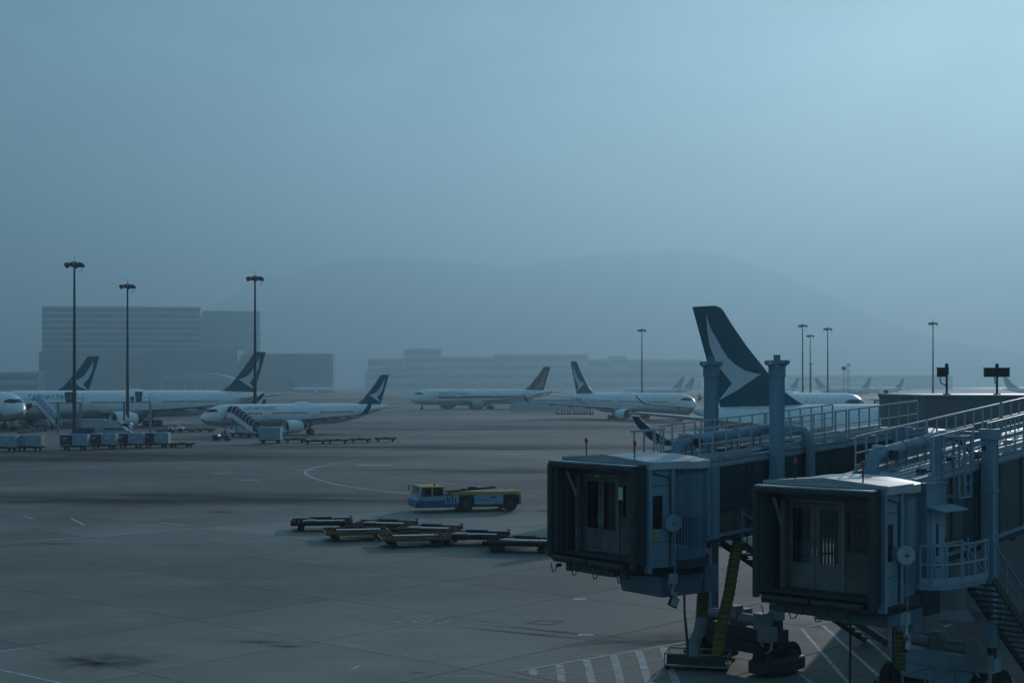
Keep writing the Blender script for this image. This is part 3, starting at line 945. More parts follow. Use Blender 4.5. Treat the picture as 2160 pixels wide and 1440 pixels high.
    g = MB(Mc); g.box(f0+.78, f0+.92, w-.42, w-.28, F, top-.55); g.build('inner_post', M['innerdoor'], cab_o)
    g = MB(Mc); g.box(bx-.10, bx-.02, dr-.36, dr-.12, F+1.2, F+2.15)
    if w > 1.9:
        g.build('control_panel', M['sign'], cab_o)
        g = MB(Mc); g.box(bx-.115, bx-.102, dr-.34, dr-.14, F+1.72, F+2.12); g.build('notice', M['curtain'], cab_o)
    # cable winch on the near flank and the floodlight hanging under it
    wx, wy, wz = xb-.30, -w-.20, F+1.12
    g = MB(Mc); g.lathe([(-.05,.04),(-.05,.25),(-.03,.26),(.0,.23),(.03,.26),(.05,.25),(.05,.04)], (wx, wy, wz), Mc.inverted().to_3x3() @ Vector((-.55,-.83,.0)) if False else (-.62,-.78,0), 22)
    wn_ = g.build('winch_drum', M['pbb' if no == 1 else 'galv'], root, smooth=True)
    g = MB(Mc); g.bar((wx-.2, -w+.02, wz+.25), (wx, wy, wz), .045); g.bar((wx-.2, -w+.02, wz-.12), (wx, wy, wz), .045)
    g.bar((wx+.05, wy-.03, wz), (wx+.05, wy-.03, F-.9), .03); g.tube([(wx-.02, wy-.12, wz), (wx+.02, wy-.06, wz)], .05, 10)
    g.build('winch_bracket', M['pbb'], wn_)
    g = MB(Mc); g.bbox((wx, wy, F-.55), .2, .2, .3); g.tube([(wx+.05, wy, F-.6), (wx-.15, wy-.1, F-.95), (wx, wy-.1, F-1.1)], .03, 6)
    g.bbox((wx+.02, wy-.03, F-1.05), .12, .12, .2)
    g.tube([(wx-.1, wy, F-.4), (wx-.22, wy, F-.7), (wx-.05, wy, F-.95)], .018, 6)
    lb = g.build('floodlight', M['galv'], root)
    g = MB(Mc @ Matrix.Translation((wx, wy-.02, F-1.22)) @ Matrix.Rotation(R(25), 4, 'Y')); g.box(-.16, .16, -.05, .05, -.18, .12); g.build('lamp_head', M['dark'], lb)
    g = MB(Mc @ Matrix.Translation((wx, wy-.02, F-1.22)) @ Matrix.Rotation(R(25), 4, 'Y')); g.box(-.13, .13, -.062, -.052, -.15, .09); g.build('lens', M['lampglass'], lb)
    # beacons
    for y in (w*.55, -w*.62):
        bz = top + .13 - .15*abs(y)/w
        g = MB(Mc); bxx = f0+.75; g.tube([(bxx, y, bz-.05), (bxx, y, bz+.42)], .022, 6); g.bbox((bxx, y, bz-.02), .12, .12, .03)
        bk = g.build('beacon_mast', M['dark'], root)
        g = MB(Mc); g.lathe([(.42,.03),(.42,.055),(.54,.05),(.58,.025),(.59,.005)], (bxx, y, bz), (0,0,1), 12, True); g.build('beacon_lens', M['beacon'], bk, smooth=True)
    # --- rotunda of the cab: curved louvred curtain
    rr = 1.78 if w > 1.9 else 1.68
    rel = math.pi + R(az_t - az_c)                                         # towards the cab's mouth
    NA = 96
    def opened(k):                                                         # the curtain leaves the way to the cab and the tunnel free
        a = 2*math.pi*(k+.5)/NA
        return abs((a - rel + math.pi) % (2*math.pi) - math.pi) < 1.02 or abs((a + math.pi) % (2*math.pi) - math.pi) < .66
    def arc(g, k, q0, q1, z0, z1, r0, r1):
        a = 2*math.pi*(k+.5)/NA; st = 2*math.pi/NA
        b_ = [(r*math.cos(a+q*st), r*math.sin(a+q*st)) for r, q in ((r0,q0),(r0,q1),(r1,q1),(r1,q0))]
        g.hexa([(x, y, z0) for x, y in b_], [(x, y, z1) for x, y in b_])
    ks = [k for k in range(NA) if not opened(k)]; runs = [[ks[0]]]
    for k in ks[1:]:
        if k == runs[-1][-1] + 1: runs[-1].append(k)
        else: runs.append([k])
    if len(runs) > 1 and runs[0][0] == 0 and runs[-1][-1] == NA-1: runs[0] = runs.pop() + runs[0]
    for run in runs:
        for z0, z1 in ((F-.1, F+.30), (F+.72, F+.78), (F+1.20, top-.28)):
            g = MB(); st = 2*math.pi/NA; rings = []
            for j in range(len(run)+1):
                a = (run[0]+j)*st; c, s_ = math.cos(a), math.sin(a)
                rings.append([((rr-.05)*c, (rr-.05)*s_, z0), ((rr-.02)*c, (rr-.02)*s_, z0), ((rr-.02)*c, (rr-.02)*s_, z1), ((rr-.05)*c, (rr-.05)*s_, z1)])
            g.loft(rings); rt = g.build('curved_curtain', M['curtainwall'], root, smooth=True, angle=30)
    g = MB()
    for k in range(NA):
        if not opened(k): arc(g, k, -.34, .20, F+.28, F+1.22, rr-.045, rr-.004)
    g.build('curtain_slat', M['curtainwall'], rt, kind='stuff')
    st = 2*math.pi/NA
    for run in runs:                                                       # standing seams and vent slots of the curtain
        for j in range(2, len(run), 5):
            a = (run[0]+j)*st; c, s_ = math.cos(a), math.sin(a); q = .008
            g = MB(); g.hexa([((rr-.03)*c-q*s_, (rr-.03)*s_+q*c, F+1.24), ((rr-.03)*c+q*s_, (rr-.03)*s_-q*c, F+1.24), ((rr-.004)*c+q*s_, (rr-.004)*s_-q*c, F+1.24), ((rr-.004)*c-q*s_, (rr-.004)*s_+q*c, F+1.24)],
                             [((rr-.03)*c-q*s_, (rr-.03)*s_+q*c, top-.30), ((rr-.03)*c+q*s_, (rr-.03)*s_-q*c, top-.30), ((rr-.004)*c+q*s_, (rr-.004)*s_-q*c, top-.30), ((rr-.004)*c-q*s_, (rr-.004)*s_+q*c, top-.30)])
            g.build('standing_seam', M['pbb'], rt)
        g = MB()
        for j in range(1, len(run)):
            a = (run[0]+j)*st; c, s_ = math.cos(a), math.sin(a); q = .022
            g.poly([((rr-.015)*c-q*s_, (rr-.015)*s_+q*c, top-.44), ((rr-.015)*c+q*s_, (rr-.015)*s_-q*c, top-.44), ((rr-.015)*c+q*s_, (rr-.015)*s_-q*c, top-.34), ((rr-.015)*c-q*s_, (rr-.015)*s_+q*c, top-.34)])
        g.build('vent_slot', M['dark'], rt, kind='stuff')
    # seams, bolts, conduit and a plate on the near flank of the cab
    for z in (F+.55, F+2.25):
        g = MB(Mc); g.box(xa+.12, xb-.21, -w+.028, -w+.038, z-.008, z+.008); g.build('panel_seam', M['dark'], cab_o)
    g = MB(Mc)
    for k in range(11):
        for x in (xa+.04, xb-.13): g.lathe([(0,.018),(.012,.018),(.016,.006)], (x, (-w-.06 if x < xa+.1 else -w-.03), F-.1+k*.28), (0,-1,0), 8, True)
    g.build('bolt', M['galv'], cab_o, kind='stuff')
    g = MB(Mc); g.tube([(xb-.24, -w+.01, F-.15), (xb-.24, -w+.01, F+2.3), (xb-.30, -w+.0, F+2.5), (xa+.2, -w+.0, top-.36)], .018, 6); g.build('conduit', M['dark'], cab_o)
    g = MB(Mc); g.box(xa+.24, xa+.44, -w+.03, -w+.04, F+.62, F+.82); g.build('warning_plate', M['yellow'], cab_o)
    g = MB(); g.lathe([(F-.34, rr+.06), (F-.08, rr+.06)], n=40, cap=True); g.lathe([(F-.62, rr-.4), (F-.34, rr-.4)], n=32, cap=True)
    g.build('turntable', M['pbbdark'], root, smooth=True)
    g = MB(); g.lathe([(top-.28, rr+.10), (top-.06, rr+.10), (top+.10, rr*.55), (top+.16, .05)], n=40, cap=True)
    g.build('rotunda_roof', M['pbbroof'], root, smooth=True, angle=30)
    # box slung under the cab
    g = MB(Mc)
    if no == 1:
        g.hexa([(-.6,-1.2,F-1.28),(1.0,-1.2,F-1.28),(1.0,.7,F-1.28),(-.6,.7,F-1.28)], [(-.75,-1.3,F-.62),(1.1,-1.3,F-.62),(1.1,.8,F-.62),(-.75,.8,F-.62)])
        g.box(1.12, 1.7, -1.3, -.75, F-1.25, F-.42)
    else:
        g.box(-.4, 1.7, -1.2, 1.0, F-.95, F-.62)
    g.build('equipment_box', M['curtainwall'], root)
    # --- tunnel
    t0 = rr*.66
    def slab(g, ta, tb, y0, y1, da0, da1, fn):
        g.hexa([(ta, y0, fn(ta)+da0), (tb, y0, fn(tb)+da0), (tb, y1, fn(tb)+da0), (ta, y1, fn(ta)+da0)],
               [(ta, y0, fn(ta)+da1), (tb, y0, fn(tb)+da1), (tb, y1, fn(tb)+da1), (ta, y1, fn(ta)+da1)])
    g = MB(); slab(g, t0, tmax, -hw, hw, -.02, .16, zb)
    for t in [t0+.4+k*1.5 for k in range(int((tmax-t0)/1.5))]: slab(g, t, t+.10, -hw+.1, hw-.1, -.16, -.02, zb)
    g.build('tunnel_floor', M['pbbdark'], root)
    g = MB(); slab(g, t0, tmax, -hw-.04, hw+.04, -.14, 0, zt)
    tr = g.build('tunnel_roof', M['pbbroof'], root)
    g = MB()
    for s in (-1, 1):
        slab(g, t0, tmax, s*hw-.10 if s > 0 else -hw-.13, s*hw+.13 if s > 0 else -hw+.10, .002, .06, zt)
        slab(g, t0, tmax, s*(hw+.04)-.03, s*(hw+.04)+.03, -.20, -.142, zt)
        slab(g, t0, tmax, s*(hw+.02)-.05, s*(hw+.02)+.05, .162, .26, zb)
    g.build('roof_trim', M['pbb'], tr)
    g = MB()
    for y in (-.7, -.35, 0, .35, .7): slab(g, t0+.2, tmax, y-.02, y+.02, .002, .035, zt)
    g.build('roof_rib', M['pbbroof'], tr)
    te = t0 + .72
    for s in (-1, 1):
        y = s*hw; g = MB()
        g.hexa([(t0-.25, y-.06, zb(t0)+.1), (te, y-.06, zb(te)+.1), (te, y+.06, zb(te)+.1), (t0-.25, y+.06, zb(t0)+.1)],
               [(t0-.25, y-.06, zt(t0)-.2), (te, y-.06, zt(te)-.2), (te, y+.06, zt(te)-.2), (t0-.25, y+.06, zt(t0)-.2)])
        g.build('end_panel', M['pbb'], root)
    for s in (-1, 1):
        for q in (.35, .62):
            g = MB(); x = t0 - .25 + (te-t0+.25)*q; g.box(x-.012, x+.012, s*(hw+.062)-.006, s*(hw+.062)+.006, zb(x)+.12, zt(x)-.22); g.build('panel_seam', M['dark'], root)
    t = te; pitch = 1.48; first_pane = None
    while t < tmax - .2:
        tb = min(t + pitch, tmax)
        for s in (-1, 1):
            y = s*hw
            g = MB()
            g.hexa([(t+.04, y-.015, zb(t)+.26), (tb-.04, y-.015, zb(tb)+.26), (tb-.04, y+.015, zb(tb)+.26), (t+.04, y+.015, zb(t)+.26)],
                   [(t+.04, y-.015, zt(t)-.20), (tb-.04, y-.015, zt(tb)-.20), (tb-.04, y+.015, zt(tb)-.20), (t+.04, y+.015, zt(t)-.20)])
            g.build('pane', M['glass'], root)
            g = MB(); g.hexa([(t-.04, y-.05, zb(t)+.16), (t+.04, y-.05, zb(t)+.16), (t+.04, y+.05, zb(t)+.16), (t-.04, y+.05, zb(t)+.16)],
                             [(t-.04, y-.05, zt(t)-.142), (t+.04, y-.05, zt(t)-.142), (t+.04, y+.05, zt(t)-.142), (t-.04, y+.05, zt(t)-.142)])
            g.build('mullion', M['pbbdark'], root)
        t = tb
    # lattice truss and drapes inside the glazing
    g = MB(); t = te; k = 0
    while t < tmax - 1.2:
        for s in (-1, 1):
            y = s*(hw-.14)
            a, b = ((t, y, zb(t)+.3), (t+1.1, y, zt(t)-.25))
            if k % 2: a, b = (t, y, zt(t)-.25), (t+1.1, y, zb(t)+.3)
            g.bar(a, b, .05, .05)
        t += 1.1; k += 1
    g.build('truss_brace', M['steel'], root)
    rnd = random.Random(no*5)
    for side, cover, mt in ((-1, .88, 'curtain'), (1, .97, 'inside')):
        t = te + .06
        while t < tmax - .5:
            wd = rnd.uniform(.18, .55)
            if rnd.random() < cover:
                lo = rnd.choice((.3, .32, .35, .9, 1.3)) if side < 0 else .3
                lean = rnd.uniform(-.28, .28) if side < 0 else 0; wd2 = wd * (rnd.uniform(.35, .9) if side < 0 else 1)
                y = side*(hw - .10); pts = [(t + wd*q/8, y - side*(.05 if q % 2 else -.03)) for q in range(9)]
                g = MB(); n_ = len(pts)
                g.loft([[(x0_ + lean + (x - x0_)*wd2/wd, yy, zb(x)+lo) for (x, yy), x0_ in zip(pts, [t]*n_)], [(x, yy, zt(x)-.25) for x, yy in pts]], cap=False, closed=False)
                g.build('drape', M[mt], root)
            t += wd + (rnd.uniform(.0, .16) if side < 0 else 0)
    # --- railings on the roof
    def railing(ta, tb, y, h=1.08, mid=True):
        g = MB(); n = max(1, round((tb-ta)/.62))
        for i in range(n+1):
            t = ta + (tb-ta)*i/n
            g.bar((t, y, zt(t)), (t, y, zt(t)+h), .042)
            g.box(t-.07, t+.07, y-.05, y+.05, zt(t)+.06, zt(t)+.09)
        g.bar((ta, y, zt(ta)+h), (tb, y, zt(tb)+h), .052)
        if mid: g.bar((ta, y, zt(ta)+h*.55), (tb, y, zt(tb)+h*.55), .036)
        g.hexa([(ta, y-.012, zt(ta)+.09), (tb, y-.012, zt(tb)+.09), (tb, y+.012, zt(tb)+.09), (ta, y+.012, zt(ta)+.09)],
               [(ta, y-.012, zt(ta)+.26), (tb, y-.012, zt(tb)+.26), (tb, y+.012, zt(tb)+.26), (ta, y+.012, zt(ta)+.26)])
        return g.build('roof_railing', M['galv'], root)
    for a, b in rails_near: railing(a, b, -hw+.02)
    for a, b in rails_far: railing(a, b, hw-.02)
    rnd = random.Random(no*11)
    t = t0 + 1.2
    while t < tmax - 1.5:                                                  # boxes, conduits and brackets along the roof edge
        y = -hw + rnd.uniform(.28, .45); sx = rnd.uniform(.18, .45); hh = rnd.uniform(.14, .34)
        g = MB(); slab(g, t, t+sx, y-.10, y+.12, .04, hh, zt); g.build('roof_box', M[rnd.choice(['pbb', 'steel', 'galv', 'pbbdark'])], root)
        t += rnd.uniform(.7, 1.5)
    g = MB(); g.tube([(t0+.6, -hw+.20, zt(t0+.6)+.09), (tmax, -hw+.20, zt(tmax)+.09)], .028, 8); g.build('conduit', M['pbbdark'], root, smooth=True)
    g = MB(); slab(g, t0+.9, tmax, hw-.42, hw-.22, .05, .14, zt); g.build('cable_tray', M['galv'], root)
    # --- lift columns, cross heads, drive bogie
    ct = col_t; cy = hw + .30
    g = MB()
    for s in (-1, 1):
        g = MB(); y = s*cy
        g.box(ct-.17, ct+.17, y-.17, y+.17, 1.75, col_top)
        for q in (-.175, .14): g.box(ct+q, ct+q+.035, y-.185, y+.185, 1.75, col_top-.02)
        col = g.build('lift_column', M['pbb'], root)
        g = MB()
        if no == 1:
            g.box(ct-.20, ct+.20, y-.20, y+.20, col_top-.42, col_top-.02)
            g.box(ct-.12, ct+.12, y-.42, y+.42, col_top, col_top+.10); g.tube([(ct, y-.48, col_top+.05), (ct, y+.48, col_top+.05)], .075, 8)
            g.box(ct-.08, ct+.08, y-.08, y+.08, col_top+.1, col_top+.30)
            g.tube([(ct-.46, y, col_top-.02), (ct+.46, y, col_top-.02)], .06, 8)
        else:
            g.box(ct-.24, ct+.24, y-.24, y+.24, col_top-.30, col_top)
        g.build('column_cap', M['pbb'], col)
        g = MB()
        for z in [2.2+k*1.1 for k in range(int((col_top-2.6)/1.1))]:
            for q in (-.15, .15): g.lathe([(0,.02),(.012,.02),(.018,.006)], (ct+q, y-.186, z), (0,-1,0), 8, True)
        g.build('bolt', M['galv'], col, kind='stuff')
        g = MB(); g.box(ct-.19, ct+.19, y-.20, y+.20, zt(ct)-.9, zt(ct)-.78); g.build('guide_band', M['pbb'], col)
        g = MB(); g.box(ct-.14, ct+.14, y-.14, y+.14, .55, 1.75); g.build('inner_column', M['dark'], col)
    if no == 2:
        y = -cy
        g = MB(); g.box(ct-.12, ct+.12, y+.30, y+1.45, col_top-.30, col_top-.08); g.build('cap_arm', M['pbb'], root)
        g = MB()
        for k in range(4):
            g.tube([(ct-.1+k*.06, y+1.3-k*.1, col_top-.3), (ct-.1+k*.06, y+.9, col_top-.42-k*.05), (ct-.1+k*.05, y+.4, col_top-.62-k*.1), (ct-.2, y+.05, col_top-.5-k*.03)], .022, 6)
        g.build('cable_loop', M['dark'], root)
    g = MB()
    g.box(ct-.35, ct+.35, -cy-.2, cy+.2, 1.0, 1.42); g.box(ct-.55, ct+.55, -cy+.25, cy-.25, .62, 1.0)
    bog = g.build('axle_beam', M['lightblue'] if no == 2 else M['dark'], root)
    for s in (-1, 1):
        for q in (-.62, .62):
            g = MB(); c = (ct+q, s*cy, .50)
            g.wheel(c, (0,1,0), .50, .36, 20); g.m = 1; g.lathe([(-.19,.26),(-.16,.08),(.16,.08),(.19,.26)], c, (0,1,0), 14, True)
            g.build('drive_wheel', [M['rubber'], M['dark']], bog, smooth=True)
        g = MB(); ring = [(ct+1.25*math.cos(q*math.pi/10)*1.0, s*cy+.62*math.sin(q*math.pi/10)) for q in range(20)]
        g.loft([[(x, y, .14) for x, y in ring], [(x, y, .46) for x, y in ring]], cap=False)
        g.loft([[(x, y, .46) for x, y in ring], [(ct+(x-ct)*.55, s*cy+(y-s*cy)*.55, .58) for x, y in ring]], cap=False)
        g.build('wheel_guard', M['dark'], bog, smooth=True, angle=40)
        g = MB(); g.box(ct-.8, ct+.8, s*cy-.14, s*cy+.14, .55, .85); g.build('wheel_frame', M['dark'], bog)
    g = MB()
    g.tube([(ct-.5, .2, 1.75), (ct-.5, 1.05, 1.75)], .17, 12); g.tube([(ct-.42, -1.0, 1.70), (ct-.42, -.25, 1.70)], .19, 12)
    g.bbox((ct-.45, -1.25, 1.72), .5, .45, .55); g.bbox((ct-.4, .0, 1.9), .4, .35, .4); g.bbox((ct-.55, -cy-.05, 1.35), .42, .5, .48)
    g.bbox((ct+.45, .5, 1.65), .4, .7, .45)
    for k in range(3):
        g.tube([(ct-.72, -cy+.1+k*.05, 1.25), (ct-.8, -cy-.2, .75), (ct-.75, -cy-.42+k*.05, .9), (ct-.6, -cy-.3, 1.3)], .022, 6)
    g.build('drive_motor', M['steel'], bog, smooth=True, angle=40)
    # --- roof duct
    dt0, dt1, dy, dr_, dz = duct
    g = MB()
    pts = [(dt0, dy, zt(dt0)-.02), (dt0, dy, zt(dt0)+dz*.55), (dt0+.06, dy, zt(dt0)+dz*.80), (dt0+.20, dy, zt(dt0)+dz*.96), (dt0+.42, dy, zt(dt0)+dz)]
    g.tube(pts, dr_, 18)
    el = g.build('duct_elbow', M['pbb'], root, smooth=True)
    g = MB(); n = int((dt1-dt0-.42)/.09); prof = []
    p0, p1 = Vector((dt0+.42, dy, zt(dt0)+dz)), Vector((dt1, dy, zt(dt1)+dz)); ln = (p1-p0).length
    for i in range(n+1):
        prof.append((ln*i/n, dr_*(.985 if i % 2 else .90)))
    g.lathe(prof, p0, p1-p0, 20, True)
    du = g.build('roof_duct', M['pbb'], root, smooth=True, angle=70)
    for t in [dt0+.55 + k*1.15 for k in range(int((dt1-dt0)/1.15))]:
        q = p0.lerp(p1, (t-dt0-.42)/(dt1-dt0-.42))
        g = MB(); g.lathe([(-.04, dr_*1.05), (.04, dr_*1.05)], q, p1-p0, 20, True)
        for s in (-1, 1): g.bar((t, dy+s*dr_*.7, zt(t)), (t, dy+s*dr_*.75, zt(t)+dz), .045)
        g.build('duct_clamp', M['steel'], du)
    g = MB(); q = dt0 + .95
    g.bbox((q-.25, dy-.30, zt(q)+dz*.78), .26, .14, .28); g.build('junction_box', M['dark'], root)
    g = MB()
    for s in (-.1, .1):
        g.bar((q-.25+s, dy-.30, zt(q)), (q-.25+s, dy-.30, zt(q)+dz*.66), .035); g.bbox((q-.25+s, dy-.30, zt(q)+.03), .14, .12, .05)
        g.tube([(q-.25+s, dy-.30, zt(q)+dz*.6), (q-.25+s*1.4, dy-.34, zt(q)+.14), (q-.5+s, dy-.3, zt(q)+.05)], .016, 6)
    g.build('box_stand', M['galv'], root)
    g = MB(); g.tube([(dt0+.28, dy, zt(dt0)+dz+dr_*.8), (dt0+.28, dy, zt(dt0)+dz+dr_*1.25)], dr_*.8, 14); g.build('duct_cap', M['pbbroof'], el, smooth=True)
    return root, zt, zb, hw

b1, zt1, zb1, hw1 = jet_bridge((4.42, 45.27), 50, 54, 2.5, 2.0, 4.22, 6.95, .069, 13.3,
    'blue grey jet bridge with two tall lift columns above its roof', [(1.05, 3.55), (4.95, 8.6), (8.75, 12.9)], [(1.6, 3.3), (3.6, 6.9), (7.0, 10.8)], 4.45, 10.2,
    (1.8, 6.4, .55, .20, .58), 1)
b2, zt2, zb2, hw2 = jet_bridge((9.54, 39.6), 45, 42, 2.3, 1.75, 3.88, 6.72, .097, 17.0,
    'blue grey jet bridge with curved landing and stairs at its flank', [(2.35, 4.7), (5.6, 10.4), (10.6, 16.8)], [(1.9, 6.0), (6.1, 11.0), (11.2, 16.8)], 5.1, 8.2,
    (1.85, 6.6, .55, .20, .60), 2)

# down pipe of the first bridge's duct, on its near flank
g = MB(); t = 6.25
g.tube([(t, .55, zt1(t)+.58), (t, -.7, zt1(t)+.60), (t, -1.15, zt1(t)+.55), (t, -1.36, zt1(t)+.30), (t, -1.40, zt1(t)-.1), (t, -1.40, zt1(t)-2.5)], .17, 16)
g.build('down_pipe', M['pbb'], b1, smooth=True)
# guard frame on the first bridge's cab roof
g = MB()
for t in (0, .45, .9, 1.35): g.bar((t, .75, zt1(0)+.02), (t, .75, zt1(0)+1.05), .05)
g.bar((-.15, .75, zt1(0)+1.06), (1.4, .75, zt1(0)+1.10), .07); g.bar((0, .75, zt1(0)+.5), (1.35, .75, zt1(0)+.5), .045); g.bar((.9, .72, zt1(0)+1.0), (1.15, .72, zt1(0)), .04)
g.build('guard_frame', M['galv'], b1)
# ventilation hoses and their basket under the first bridge
M['sleeve'] = mat('grey_sleeve_fabric', (0.17, 0.22, 0.24), 0.8, var=0.35, scale=3)
def hose(parent, pts, r, label=None, n=42, mt='hose', hoops=True):
    pts = [Vector(p) for p in pts]
    prof = []
    L_ = len(pts)-1
    path = []
    for i in range(n+1):
        u = i/n*L_; k = min(int(u), L_-1); path.append(pts[k].lerp(pts[k+1], u-k))
    g = MB(); g.tube(path, [r*(1.0 if i % 2 else .93) for i in range(n+1)], 16)
    h_ = g.build('hose', M[mt], parent, smooth=True, angle=80, label=label)
    g = MB()
    if not hoops: return h_
    for i in range(1, n, 2):
        dirn = (path[min(i+1, n)]-path[i-1])
        g.lathe([(-.018, r*1.015), (.018, r*1.015)], path[i], dirn, 16)
    g.build('hoop', M['dark'], h_)
    return h_
def loc_in(root, p):
    return root_inv[root.name] @ Vector(p)
bpy.context.view_layer.update()
root_inv = {o.name: o.matrix_world.inverted() for o in (b1, b2)}
A = lambda x, y, Y: loc_in(b1, px(x, y, Y))
hose(b1, [A(1558, 1140, 46.6), A(1549, 1180, 46.2), A(1538, 1250, 45.8), A(1524, 1310, 45.4), A(1512, 1385, 45.0)], .19)
hose(b1, [A(1484, 1190, 46.5), A(1484, 1240, 46.3), A(1480, 1302, 46.2)], .20)
hose(b1, [A(1480, 1302, 46.2), A(1476, 1330, 46), A(1466, 1352, 45.8), A(1462, 1385, 45.6)], .20, 'plain grey lower sleeve', mt='sleeve', hoops=False)
g = MB(); g.tube([A(1442, 1200, 44.8), A(1444, 1290, 44.7), A(1449, 1345, 44.6), A(1452, 1400, 44.5)], [.035, .035, .045, .03], 8); g.build('hanging_cable', M['dark'], b1, smooth=True)
bk = empty('hose_basket', gp(1472, 1408), rotz_for(104), 'wheeled wire basket catching the yellow hose ends under the nearer column pair', 'hose basket')
bk['label'] = 'dark wheeled wire basket holding the two yellow hose ends'
g = MB()
for z in (.16, .55): 
    for a, b in (((-1.05,-.55,z),(1.05,-.55,z)), ((-1.05,.55,z),(1.05,.55,z)), ((-1.05,-.55,z),(-1.05,.55,z)), ((1.05,-.55,z),(1.05,.55,z))): g.bar(a, b, .05)
for x in (-1.05, -.5, .05, .6, 1.05):
    for y in (-.55, .55): g.bar((x, y, .12), (x, y, .58), .035)
for k in range(9): g.bar((-1.0+k*.25, -.55, .17), (-1.0+k*.25, .55, .17), .02)
g.build('wire_frame', M['steel'], bk)
g = MB(); g.box(-1.0, 1.0, -.5, .5, .15, .17); g.build('floor', M['dark'], bk)
g = MB(); g.box(-.98, .98, -.575, -.56, .2, .52); g.build('side_panel', M['pbbdark'], bk)
for x in (-.95, .95):
    for y in (-.5, .5):
        g = MB(); g.wheel((x, y, .10), (0,1,0), .10, .07, 12); g.build('wheel', M['rubber'], bk)

# stairs: treads are sub-parts
def stair(root, a, b, w, n, name='service_stair'):
    """From the head a to the foot b, in the root's space."""
    a, b = Vector(a), Vector(b); d = b-a; hd = Vector((d.x, d.y, 0)).normalized(); sd = Vector((-hd.y, hd.x, 0))
    g = MB()
    for s in (-1, 1):
        o = sd*(s*w/2)
        g.bar(a+o, b+o, .05, .22)
    fl = g.build(name, M['dark'], root)
    for i in range(1, n):
        c = a + d*(i/n)
        g = MB(); r = [c+sd*w*.47+hd*.13, c-sd*w*.47+hd*.13, c-sd*w*.47-hd*.13, c+sd*w*.47-hd*.13]
        g.prism([q+Vector((0,0,.02)) for q in r], (0,0,-.035)); g.build('tread', M['dark'], fl)
    g = MB()
    for s in (-1, 1):
        o = sd*(s*w/2)
        g.bar(a+o+Vector((0,0,1.05)), b+o+Vector((0,0,1.05)), .045); g.bar(a+o+Vector((0,0,.55)), b+o+Vector((0,0,.55)), .03)
        m_ = max(3, n//3)
        for i in range(m_+1):
            c = a + d*(i/m_) + o; g.bar(c, c+Vector((0,0,1.05)), .035)
    g.build('handrail', M['pbb'], fl)
    return fl
stair(b1, loc_in(b1, (7.15, 46.4, 4.35)), loc_in(b1, (13.4, 52.3, .05)), .9, 19)

# landing, railing, door and stair of the second bridge
g = MB()
vt0, vt1 = 1.05, 2.15
g.box(vt0, vt1, -1.62, -1.10, 3.95, 6.74); g.box(vt0-.05, vt1+.03, -1.66, -1.06, 6.742, 6.80)
ves = g.build('vestibule', M['pbb'], b2)
g = MB(); g.box(vt0+.22, vt1-.14, -1.645, -1.625, 4.10, 6.02); dr2 = g.build('landing_door', M['lightblue'], b2)
g = MB(); g.box(vt0+.48, vt0+.60, -1.652, -1.647, 4.75, 5.65); g.build('pane', M['glassdark'], dr2)
g = MB(); g.box(vt1-.11, vt1-.02, -1.632, -1.622, 4.95, 5.25); g.build('notice', M['red'], b2)
g = MB(); g.box(vt0+.42, vt0+.56, -1.652, -1.647, 4.42, 4.60); g.box(vt0+.62, vt0+.72, -1.652, -1.647, 4.42, 4.54); g.build('notice', M['navy'], dr2)
g = MB(); g.hexa([(vt0+.02, -2.15, 6.02), (vt1+.25, -2.15, 6.02), (vt1+.25, -1.62, 6.10), (vt0+.02, -1.62, 6.10)], [(vt0+.02, -2.15, 6.06), (vt1+.25, -2.15, 6.06), (vt1+.25, -1.62, 6.16), (vt0+.02, -1.62, 6.16)])
g.build('door_hood', M['lightblue'], b2)
arc = [(.45, -1.75), (.55, -2.05), (.9, -2.30), (1.5, -2.42), (2.2, -2.45), (2.85, -2.42), (3.25, -2.30)]
zl = 4.08
g = MB(); poly = arc + [(3.25, -1.62), (.45, -1.62)]
g.prism([(x, y, zl-.14) for x, y in poly], (0, 0, .14))
land = g.build('landing', M['pbb'], b2)
g = MB()
for h in (.55, 1.06): 
    for (x0, y0), (x1, y1) in zip(arc, arc[1:]): g.bar((x0, y0, zl+h), (x1, y1, zl+h), .05)
for x, y in arc: g.bar((x, y, zl), (x, y, zl+1.06), .05)
for (x0, y0), (x1, y1) in zip(arc, arc[1:]): g.bar((x0, y0, zl+.09), (x1, y1, zl+.09), .02, .18)
g.bar((3.25, -1.7, zl), (3.25, -1.7, zl+1.06), .05); g.bar((1.3, -1.72, zl+1.0), (2.9, -1.72, zl+1.0), .05); g.bar((2.9, -1.72, zl), (2.9, -1.72, zl+1.0), .05); g.bar((1.3, -1.72, zl), (1.3, -1.72, zl+1.0), .05)
g.build('railing', M['lightblue'], land)
stair(b2, (3.25, -2.0, 4.02), (8.2, -2.0, .05), .95, 20)
# access ladder cage
g = MB(); t = 3.05; y0, y1 = -1.18, -1.72
for x in (t-.35, t+.35):
    for y in (y0, y1): g.bar((x, y, zt2(t)-.72), (x, y, zt2(t)+1.05), .05)
for z in (zt2(t)-.70, zt2(t)+.45, zt2(t)+1.02):
    for a, b in (((t-.35,y0),(t+.35,y0)), ((t+.35,y0),(t+.35,y1)), ((t+.35,y1),(t-.35,y1)), ((t-.35,y1),(t-.35,y0))): g.bar((*a, z), (*b, z), .05)
for k in range(6): g.bar((t-.02, y1, zt2(t)-.6+k*.28), (t+.3, y1, zt2(t)-.6+k*.28), .025)
g.bar((t, y1, zt2(t)-.7), (t, y1, zt2(t)+1.0), .05); g.box(t-.6, t-.42, -1.2, -.95, zt2(t), zt2(t)+1.0)
g.build('access_ladder', M['pbb'], b2)
